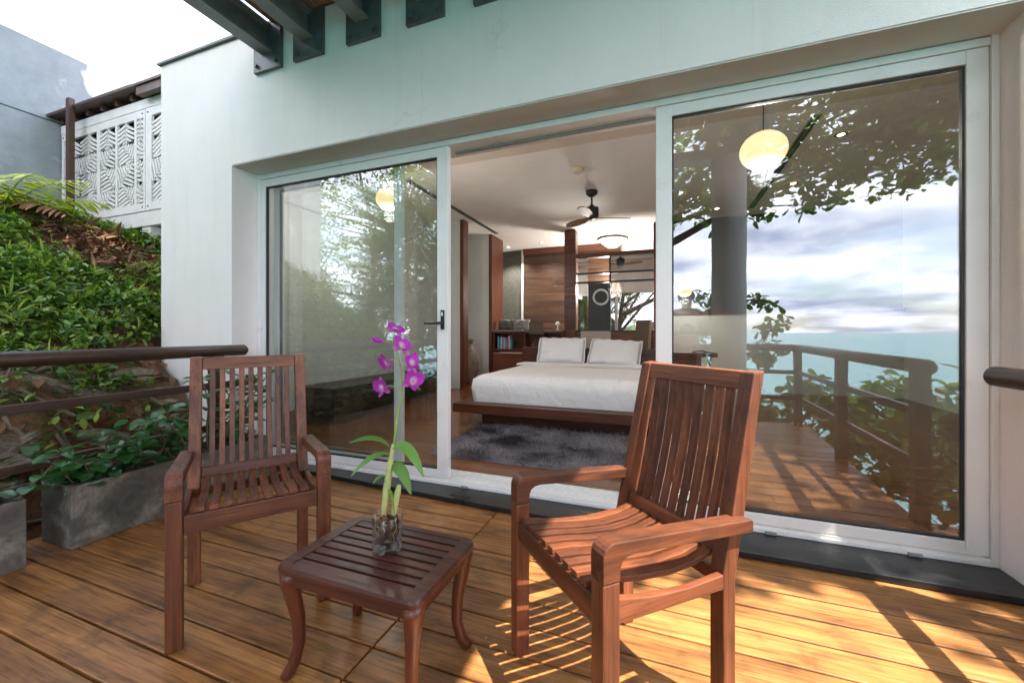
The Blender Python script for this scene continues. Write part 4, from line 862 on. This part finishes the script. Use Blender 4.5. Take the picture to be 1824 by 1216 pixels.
# bookcase
bc = thing('bookcase', 'low built-in timber bookcase under the window seat behind the bed', 'bookcase', (-2.64, 7.85, .33)); BO = (2.64, -7.85, -.33)
def bp(b, n, m, **k): o = b.build(n, m, bc, **k); o.location = BO; return o
bp(MB().box(-3.36, -1.87, 8.18, 8.22, .33, 1.10), 'back_panel', 'merbau_x')
for x in (-3.36, -2.68, -2.28, -1.90): bp(MB().box(x, x + .035, 7.85, 8.179, .33, 1.10), 'upright', 'merbau_z')
for z in (.33, .70, 1.065): bp(MB().box(-3.324, -1.901, 7.852, 8.178, z, z + .035), 'shelf', 'merbau_x')
bp(MB().box(-3.4, -1.862, 7.82, 9.0, 1.101, 1.13), 'seat_slab', 'grey_fabric')
hq(MB().box(-3.40, -1.865, 7.90, 8.2, .041, .329), 'plinth_wall', 'wall_in')
for (x, z, n_) in ((-3.27, .366, 9), (-3.27, .736, 9), (-2.22, .736, 4)):
    for k in range(n_):
        w_ = random.uniform(.028, .05); h_ = random.uniform(.19, .27)
        ci = random.randrange(6); o = MB().box(-w_ / 2, w_ / 2, -.09, .09, 0, h_).build('book', 'book%d' % ci, None, bevel=.003, loc=(x + w_ / 2, 7.96, z)); x += w_ + .001
        tag(o, ('blue', 'turquoise', 'cream', 'maroon', 'navy', 'pale blue')[ci] + ' book standing ' + ('on the lower shelf of the bookcase' if z < .5 else 'on the upper shelf beside the table lamp' if n_ == 4 else 'on the upper shelf below the patterned cushion'), 'book', 'books in the bookcase')
def pillow(name, mat, label, cat, loc, rot, sx, sy, sz, flange=0, seed=0, group=None):
    b = MB(); n = 20
    for top in (1, -1):
        for j in range(n + 1):
            for i in range(n + 1):
                u, v = i / n * 2 - 1, j / n * 2 - 1; e = max(0, (1 - abs(u) ** 2.6)) * max(0, (1 - abs(v) ** 2.6)); cx = 1 - .07 * (v * v) ; cy_ = 1 - .06 * (u * u)
                wr = .022 * mn.noise(Vector((u * 2.2, v * 2.2, seed))) + .006 * mn.noise(Vector((u * 8, v * 8, seed + 5)))
                b.v.append((u * sx / 2 * cy_, v * sy / 2 * cx, top * (sz / 2 * e ** .5 + .003) + wr * (e > 0) ))
    m = (n + 1) ** 2
    for j in range(n):
        for i in range(n): a = j * (n + 1) + i; b.f += [(a, a + 1, a + n + 2, a + n + 1), (m + a, m + a + n + 1, m + a + n + 2, m + a + 1)]
    ring = [i for i in range(n + 1)] + [j * (n + 1) + n for j in range(1, n + 1)] + [n * (n + 1) + i for i in range(n - 1, -1, -1)] + [j * (n + 1) for j in range(n - 1, 0, -1)]
    for a, c in zip(ring, ring[1:] + ring[:1]): b.f.append((a, m + a, m + c, c))
    if flange:
        for a, c in zip(ring, ring[1:] + ring[:1]):
            k = len(b.v)
            for q in (a, c): p = Vector(b.v[q]); o_ = Vector((p.x / (sx / 2), p.y / (sy / 2), 0)); o_ = o_ * flange; b.v.append((p.x + o_.x, p.y + o_.y, .012 * math.sin(p.x * 40 + p.y * 31)))
            b.f += [(a, c, k + 1, k)]
    o = b.build(name, mat, None, True, loc=loc); o.rotation_euler = rot; return tag(o, label, cat, group)
pillow('cushion', 'wallpaper', 'patterned grey cushion on the window seat above the bookcase', 'cushion', (-3.14, 8.05, 1.245), (R(72), 0, R(5)), .36, .24, .12)
pillow('cushion', 'grey_fabric', 'plain grey cushion on the window seat beside the table lamp', 'cushion', (-2.78, 8.05, 1.245), (R(72), 0, R(-5)), .36, .23, .12)
o = MB().lathe([(0, 0), (.035, 0), (.03, .01), (.012, .02), (.012, .09), (.055, .10), (.05, .14), (.025, .165), (0, .17)], (0, 0, 0), 16).build('mushroom_ornament', 'white_paint', None, True, loc=(-1.98, 7.93, 1.131)); tag(o, 'tiny white mushroom ornament at the end of the window seat', 'ornament')
o = MB().lathe([(0, 0), (.10, 0), (.10, .02), (.17, .25), (.185, .42), (.15, .60), (.08, .72), (.055, .78), (.075, .86), (.12, .90), (.115, .90), (.07, .86), (.05, .78), (0, .7)], (0, 0, 0), 28).build('floor_vase', 'vase', None, True, loc=(-3.66, 7.35, .041)); tag(o, 'tall patterned floor vase beside the wall pier', 'vase')
# bed
bed = thing('bed', 'low timber platform bed made up with white linen', 'bed', (-1.1, 5.2, .041)); EO = (1.1, -5.2, -.041)
def ep(b, n, m, **k): o = b.build(n, m, bed, **k); o.location = EO; return o
ep(MB().box(-2.22, .02, 4.02, 6.42, .185, .285), 'platform', 'merbau_x', bevel=.004); ep(MB().box(-1.98, -.2, 4.30, 6.3, .041, .184), 'base', 'merbau_x')
ep(MB().box(-2.22, .05, 6.43, 6.52, .041, .83), 'headboard', 'merbau_x', bevel=.004)
b = MB(); nx, ny = 30, 30; x0, x1, y0, y1, zb, zt = -2.03, -.14, 4.16, 6.40, .286, .60
prof = []
def mz(u, v):
    e = min(1, max(0, 1 - max(abs(u), abs(v)) ** 14)); return zt - .05 * (1 - e ** .5)
for j in range(ny + 1):
    for i in range(nx + 1): u, v = i / nx * 2 - 1, j / ny * 2 - 1; b.v.append(((x0 + x1) / 2 + u * (x1 - x0) / 2, (y0 + y1) / 2 + v * (y1 - y0) / 2, mz(u, v) + .006 * fbm(u * 2, v * 2, 7)))
for j in range(ny):
    for i in range(nx): a = j * (nx + 1) + i; b.f.append((a, a + 1, a + nx + 2, a + nx + 1))
ring = [i for i in range(nx + 1)] + [j * (nx + 1) + nx for j in range(1, ny + 1)] + [ny * (nx + 1) + i for i in range(nx - 1, -1, -1)] + [j * (nx + 1) for j in range(ny - 1, 0, -1)]
prev = ring
for lv, zf in enumerate((.46, .36, .290)):
    cur = []
    for q in ring:
        p = Vector(b.v[q]); o_ = Vector((1 if p.x > x1 - .01 else -1 if p.x < x0 + .01 else 0, 1 if p.y > y1 - .01 else -1 if p.y < y0 + .01 else 0, 0)) * (.016 - .012 * lv + .006 * mn.noise(Vector((p.x * 5, p.y * 5, lv)))); b.v.append((p.x + o_.x, p.y + o_.y, zf)); cur.append(len(b.v) - 1)
    for i in range(len(ring)): j = (i + 1) % len(ring); b.f.append((prev[j], prev[i], cur[i], cur[j]))
    prev = cur
ep(b, 'mattress', 'linen', smooth=True)
b = MB(); b.prism([(5.55, .606), (5.62, .628), (5.95, .626), (6.0, .608)], 'x', -2.02, -.15); ep(b, 'sheet_fold', 'linen', bevel=.01)
pillow('bed_pillow', 'linen', 'white pillow on the bed on the bookcase side', 'pillow', (-1.49, 6.19, .79), (R(62), 0, R(3)), .74, .44, .20, .028, 3)
pillow('bed_pillow', 'linen', 'white pillow on the bed on the nightstand side, beside the other pillow', 'pillow', (-.67, 6.15, .775), (R(55), R(3), R(-5)), .76, .45, .20, .028, 8)
o = MB().box(-.28, .28, -.2, .2, 0, .68).build('bedside_table', 'merbau_x', None, bevel=.004, loc=(-2.52, 6.72, .041)); tag(o, 'dark timber bedside box under the table lamp', 'bedside table')
ns = thing('nightstand', 'reddish timber nightstand with a loose black cable, right of the headboard', 'nightstand', (.40, 6.3, .041))
MB().box(-.3, .3, -.25, .25, .70, .76).build('table_top', 'merbau_x', ns, bevel=.006); MB().box(-.26, .1, -.22, .22, 0, .699).build('cabinet', 'merbau_x', ns)
MB().tube([(.0, -.1, .765), (.12, -.2, .79), (.22, -.26, .74), (.2, -.27, .6), (.1, -.26, .5), (.24, -.27, .42), (.3, -.27, .3)], .008, 6).build('cable', 'black', ns, True)
tl = thing('table_lamp', 'table lamp with a dark drum shade and clear glass base', 'lamp', (-2.06, 6.72, .722))
MB().box(-.12, .12, -.12, .12, -.681, -.0).build('plinth', 'merbau_z', tl); MB().lathe([(0, .001), (.06, .001), (.075, .05), (.07, .17), (.03, .23), (.012, .26)], (0, 0, 0), 20).build('glass_base', 'tumbler', tl, True); MB().lathe([(.128, .33), (.128, .53), (.124, .53), (.124, .33), (.128, .33)], (0, 0, 0), 28).build('drum_shade', 'lampshade', tl, True); MB().tube([(0, 0, .26), (0, 0, .45)], .008, 8).build('stem', 'bronze', tl)
def diner(label, mat, loc, rz, h):
    t = thing('dining_chair', label, 'chair', loc, rz); MB().box(-.25, .25, -.24, .22, .40, .49).build('seat', mat, t, bevel=.02); MB().prism([(.15, .491), (.22, .491), (.27, h), (.21, h)], 'x', -.25, .25).build('backrest', mat, t, bevel=.015)
    for sx in (-.22, .22):
        for sy in (-.2, .19): MB().box(sx - .02, sx + .02, sy - .02, sy + .02, 0, .399).build('leg', 'bronze', t)
diner('cream upholstered dining chair with its back to the bed', 'beige_fabric', (-1.06, 7.1, .041), PI, 1.06)
diner('taupe upholstered dining chair turned sideways near the glass partition', 'taupe_fabric', (-.52, 7.45, .041), R(-60), 1.26)
rg = MB(); nx, ny = 90, 56; rx0, rx1, ry0, ry1 = -1.87, .35, 2.96, 4.14
for j in range(ny + 1):
    for i in range(nx + 1): e = min(i, nx - i, j, ny - j); rg.v.append((rx0 + (rx1 - rx0) * i / nx + random.uniform(-.006, .006), ry0 + (ry1 - ry0) * j / ny + random.uniform(-.006, .006), .0425 if e == 0 else .058 + random.uniform(0, .012)))
for j in range(ny):
    for i in range(nx): a = j * (nx + 1) + i; rg.f.append((a, a + 1, a + nx + 2, a + nx + 1))
o = rg.build('shaggy_rug', 'rug', None)
n = 16000; T = np.stack([RNG.uniform(rx0, rx1, n), RNG.uniform(ry0, ry1, n), np.full(n, .056)], axis=1); Rm = rotmats(n, .3); Rm[:, 2, 0] = np.abs(Rm[:, 2, 0]) + .45
scatter_mesh('pile', [(0, -.06, 0), (0, .06, 0), (.6, .05, .05), (1, 0, -.05), (.6, -.05, .05)], [(0, 1, 2, 4), (4, 2, 3)], mats34(Rm, RNG.uniform(.025, .045, n), T), 'rug', o, 'stuff'); tag(o, 'mottled grey shaggy rug on the bedroom floor before the bed', 'rug')
bn = thing('bench', 'long dark timber bench along the bedroom wall behind the left glass', 'bench', (-3.66, 3.5, .041))
MB().box(-.335, .24, .0, 2.45, .345, .41).build('seat_top', 'walnut', bn, bevel=.006)
for y in (.03, 1.96): MB().box(-.33, .21, y, y + .46, 0, .344).build('leg_block', 'walnut', bn, bevel=.004)
b = MB(); n = 60; 
for i in range(n + 1):
    x = -.17 + .34 * i / n; y = .035 * math.sin(i * .95) + .012 * math.sin(i * 2.3)
    b.v += [(x, y, 0), (x, y, 3.05)]
b.f = [(i * 2, i * 2 + 2, i * 2 + 3, i * 2 + 1) for i in range(n)]
o = b.build('curtain', 'curtain', None, True, loc=(-3.78, 2.80, .05)); o.modifiers.new('th', 'SOLIDIFY').thickness = .004; tag(o, 'white curtain drawn back at the end of the left glass', 'curtain')
# ceiling fittings
fan = thing('ceiling_fan', 'dark ceiling fan with three timber blades', 'ceiling fan', (-.97, 5.93, 3.149))
MB().lathe([(0, -.001), (.085, -.001), (.08, -.05), (.04, -.085), (0, -.09)], (0, 0, 0), 24).build('canopy', 'charcoal', fan, True); MB().tube([(0, 0, -.085), (0, 0, -.24)], .014, 10).build('rod', 'charcoal', fan)
MB().lathe([(0, -.20), (.03, -.205), (.035, -.24), (.10, -.25), (.10, -.38), (.085, -.41), (0, -.415)], (0, 0, 0), 24).build('motor', 'charcoal', fan, True)
for a in (10, 130, 250):
    b = MB(); Q = Matrix.Rotation(R(a + 12), 4, 'Z') @ Matrix.Rotation(R(14), 4, 'X'); pr = [(.08, .03), (.2, .075), (.38, .085), (.52, .06), (.57, .01)]
    for s_, z in ((1, .006), (1, -.006)): b.v += [tuple(Q @ Vector((x, h, z)) + Vector((0, 0, -.395))) for x, h in pr] + [tuple(Q @ Vector((x, -h * .8, z)) + Vector((0, 0, -.395))) for x, h in pr[::-1]]
    b.f = [tuple(range(10)), tuple(range(10, 20))[::-1]] + [(i, (i + 1) % 10, 10 + (i + 1) % 10, 10 + i) for i in range(10)]; b.build('blade', 'blade', fan)
def lamp_light(parent, kind, loc, watts, size, col=(1, .94, .86)):
    l = bpy.data.lights.new('lamp_light', kind); l.energy = watts; l.color = col; l.shadow_soft_size = size
    if kind == 'SPOT': l.spot_size = R(120); l.spot_blend = .6
    o = bpy.data.objects.new('lamp_light', l); C.objects.link(o); o.parent = parent; o.location = loc
def coolie(label, loc, k):
    t = thing('ceiling_light', label, 'ceiling light', loc); r1, r0, h = .32 * k, .12 * k, .2 * k
    MB().lathe([(r1, -.03), (r0, -h), (0, -h - .01)], (0, 0, 0), 28).build('shade', 'lightshade', t, True); MB().lathe([(r1 + .012, -.002), (r1 + .012, -.04), (r1 - .01, -.04), (r1 - .01, -.002)], (0, 0, 0), 28).build('rim', 'bronze', t, True)
    for q in range(10): a = 2 * PI * q / 10; c, s_ = math.cos(a), math.sin(a); MB().bar((r1 * c, r1 * s_, -.038), (r0 * c, r0 * s_, -h - .006), .012, .008).build('rib', 'bronze', t)
    lamp_light(t, 'POINT', (0, 0, -h - .9), 34, .2)
    MB().lathe([(r0 + .008, -h + .01), (r0 + .008, -h - .012), (r0 - .008, -h - .012)], (0, 0, 0), 20).build('lower_ring', 'bronze', t, True)
coolie('lit conical ceiling light with bronze ribs, deep in the bedroom', (-1.03, 9.05, 3.149), 1.0)
o = MB().lathe([(0, 0), (.072, 0), (.075, -.02), (.065, -.05), (0, -.055)], (0, 0, 0), 24).build('smoke_detector', 'ivory', None, True, loc=(-1.0, 5.05, 3.149)); tag(o, 'small round cream smoke detector on the bedroom ceiling', 'smoke detector')
def downlight(label, x, y, z=3.149, w=9):
    t = thing('downlight', label, 'downlight', (x, y, z), 0, 'recessed ceiling downlights'); MB().lathe([(.034, -.003), (.055, -.008), (.06, -.001)], (0, 0, 0), 20).build('trim_ring', 'bronze', t, True); MB().lathe([(0, -.004), (.033, -.004)], (0, 0, 0), 16).build('bulb', 'bulb', t); lamp_light(t, 'SPOT', (0, 0, -.02), w, .03)
for x, y in ((-3.50, 9.1), (1.75, 5.15), (1.7, 6.6), (.85, 7.5), (-2.6, 8.9)): downlight('small lit recessed downlight in the bedroom ceiling', x, y, w=24 if x < 0 else 3)
for (x, y0, y1, lb) in ((-3.25, 4.6, 7.8, 'slim linear air slot in the ceiling near the wall piers'), (1.38, 4.6, 7.66, 'slim linear air slot in the ceiling beyond the fixed glass')):
    t = thing('ceiling_slot', lb, 'air vent', (x, y0, 3.149)); MB().box(-.045, .045, 0, y1 - y0, -.004, -.0005).build('slot_frame', 'grey_plastic', t)
    for q in (-.02, .02): MB().box(q - .012, q + .012, .02, y1 - y0 - .02, -.009, -.0045).build('slot', 'black', t)
def pendant(label, loc, k, zc):
    t = thing('globe_pendant', label, 'pendant lamp', loc); r_ = .145 * k; pr = [(r_ * math.sin(a), r_ * .86 * math.cos(a)) for a in np.linspace(.02, 2.55, 18)]
    MB().lathe(pr, (0, 0, 0), 32).build('globe', 'globe', t, True); a = 2.55; MB().lathe([(0, -r_ * .80), (r_ * math.sin(a), r_ * .86 * math.cos(a) + .002)], (0, 0, 0), 32).build('opening', 'globe_hole', t)
    lamp_light(t, 'POINT', (0, 0, -r_ * .86 - .06), (4 if loc[0] > 0 else 6) * k, .06)
    MB().lathe([(.045, r_ * .80), (.02, r_ * .86 + .06), (.008, r_ * .86 + .16), (0, r_ * .86 + .16)], (0, 0, 0), 16).build('cap', 'tumbler', t, True); MB().tube([(0, 0, r_ * .86), (0, 0, zc - loc[2])], .004, 6).build('cord', 'black', t)
pendant('amber glowing glass globe pendant behind the fixed glass', (.65, 3.2, 2.33), 1, 3.109)
pendant('amber glowing glass globe pendant behind the sliding glass with the lever', (-2.85, 3.72, 2.56), 1, 3.109)
pendant('small distant amber globe pendant beside the dark window', (.35, 7.4, 1.78), .8, 3.149)

# ================================================================== photographer (seen in the glass)
def person():
    px, py = .27, -.36
    t = thing('person', 'person in a white T-shirt and pale trousers holding a black camera', 'person', (px, py, 0.003), R(180))
    J = {'pel': (0, 0, .86), 'w': (0, 0, 1.0), 'ch': (0, -.005, 1.18), 'nk0': (0, 0, 1.315), 'nk': (0, -.01, 1.37), 'hd': (0, -.03, 1.45), 'tp': (0, -.02, 1.56),
         'sl': (.165, 0, 1.29), 'el': (.235, -.04, 1.05), 'wl': (.09, -.24, 1.08), 'hl': (.05, -.285, 1.10), 'sr': (-.165, 0, 1.29), 'er': (-.235, -.04, 1.05), 'wr': (-.09, -.24, 1.08), 'hr': (-.05, -.285, 1.10),
         'tl': (.095, 0, .80), 'kl': (.105, -.015, .46), 'al': (.11, .01, .09), 'fl': (.115, -.14, .03), 'tr': (-.095, 0, .80), 'kr': (-.105, -.015, .46), 'ar': (-.11, .01, .09), 'fr': (-.115, -.14, .03)}
    Rr = {'pel': (.15, .11), 'w': (.135, .095), 'ch': (.155, .105), 'nk0': (.09, .07), 'nk': (.05, .05), 'hd': (.072, .085), 'tp': (.055, .065), 'tl': (.085, .085), 'tr': (.085, .085), 'kl': (.06, .06), 'kr': (.06, .06), 'al': (.045, .045), 'ar': (.045, .045), 'fl': (.04, .03), 'fr': (.04, .03), 'sl': (.06, .06), 'sr': (.06, .06), 'el': (.042, .042), 'er': (.042, .042), 'wl': (.028, .028), 'wr': (.028, .028), 'hl': (.035, .025), 'hr': (.035, .025)}
    E = [('pel', 'w'), ('w', 'ch'), ('ch', 'nk0'), ('nk0', 'nk'), ('nk', 'hd'), ('hd', 'tp'), ('nk0', 'sl'), ('sl', 'el'), ('el', 'wl'), ('wl', 'hl'), ('nk0', 'sr'), ('sr', 'er'), ('er', 'wr'), ('wr', 'hr'), ('pel', 'tl'), ('tl', 'kl'), ('kl', 'al'), ('al', 'fl'), ('pel', 'tr'), ('tr', 'kr'), ('kr', 'ar'), ('ar', 'fr')]
    def skin(name, keys, scale, mat, root, edges=None):
        ks = [k for k in J if k in keys]; ix = {k: i for i, k in enumerate(ks)}; ed = [(ix[a], ix[b]) for a, b in E if a in ix and b in ix]
        me = bpy.data.meshes.new(name); me.from_pydata([J[k] for k in ks], ed, [])
        o = bpy.data.objects.new(name, me); C.objects.link(o); o.parent = t; o.modifiers.new('skin', 'SKIN').use_smooth_shade = True; s_ = o.modifiers.new('sub', 'SUBSURF'); s_.levels = s_.render_levels = 2; me.materials.append(MT[mat])
        for k in ks: v = me.skin_vertices[0].data[ix[k]]; v.radius = (Rr[k][0] * scale, Rr[k][1] * scale); v.use_root = (k == root)
        return o
    skin('body', set(J), 1.0, 'skin', 'pel'); skin('tshirt', {'pel', 'w', 'ch', 'nk0', 'sl', 'sr'}, 1.16, 'tshirt', 'pel'); skin('trousers', {'pel', 'tl', 'tr', 'kl', 'kr', 'al', 'ar'}, 1.17, 'trousers', 'pel')
    for s in (-1, 1):
        MB().tube([(s * .165, 0, 1.29), (s * .2, -.02, 1.19), (s * .222, -.033, 1.11)], [.075, .068, .062], 12).build('sleeve', 'tshirt', t, True)
        for k in range(4): MB().tube([(s * .05, -.28, 1.125 - k * .018), (s * .045, -.32, 1.13 - k * .019), (s * .02, -.335, 1.125 - k * .018)], [.009, .009, .007], 7).build('finger', 'skin', t, True)
        MB().tube([(s * .055, -.27, 1.12), (s * .04, -.26, 1.155), (s * .025, -.27, 1.165)], [.011, .010, .008], 7).build('thumb', 'skin', t, True)
        MB().lathe([(0, -.008), (.012, -.004), (.014, .006), (0, .01)], (s * .082, -.03, 1.455), 10).build('ear', 'skin', t, True); MB().lathe([(0, -.004), (.008, 0), (0, .004)], (s * .03, -.112, 1.47), 8).build('eye', 'black', t, True)
    MB().lathe([(.085, .0), (.096, .03), (.092, .07), (.06, .115), (0, .13)], (0, -.005, 1.47), 20).build('hair', 'hair', t, True); MB().tube([(0, -.112, 1.475), (0, -.135, 1.44), (0, -.118, 1.43)], [.008, .013, .01], 8).build('nose', 'skin', t, True)
    MB().box(-.022, .022, -.117, -.109, 1.402, 1.408).build('mouth', 'hair', t)
    cm = thing('photo_camera', 'black camera held in front of the person in the white T-shirt', 'camera', (px, py + .31, 1.06))
    MB().box(-.075, .075, -.03, .035, 0, .10).build('camera_body', 'black', cm, bevel=.008); MB().box(-.03, .03, -.025, .03, .1005, .13).build('viewfinder_hump', 'black', cm, bevel=.006); MB().tube([(0, .0355, .05), (0, .08, .05)], .035, 20).build('lens_barrel', 'black', cm)
person()
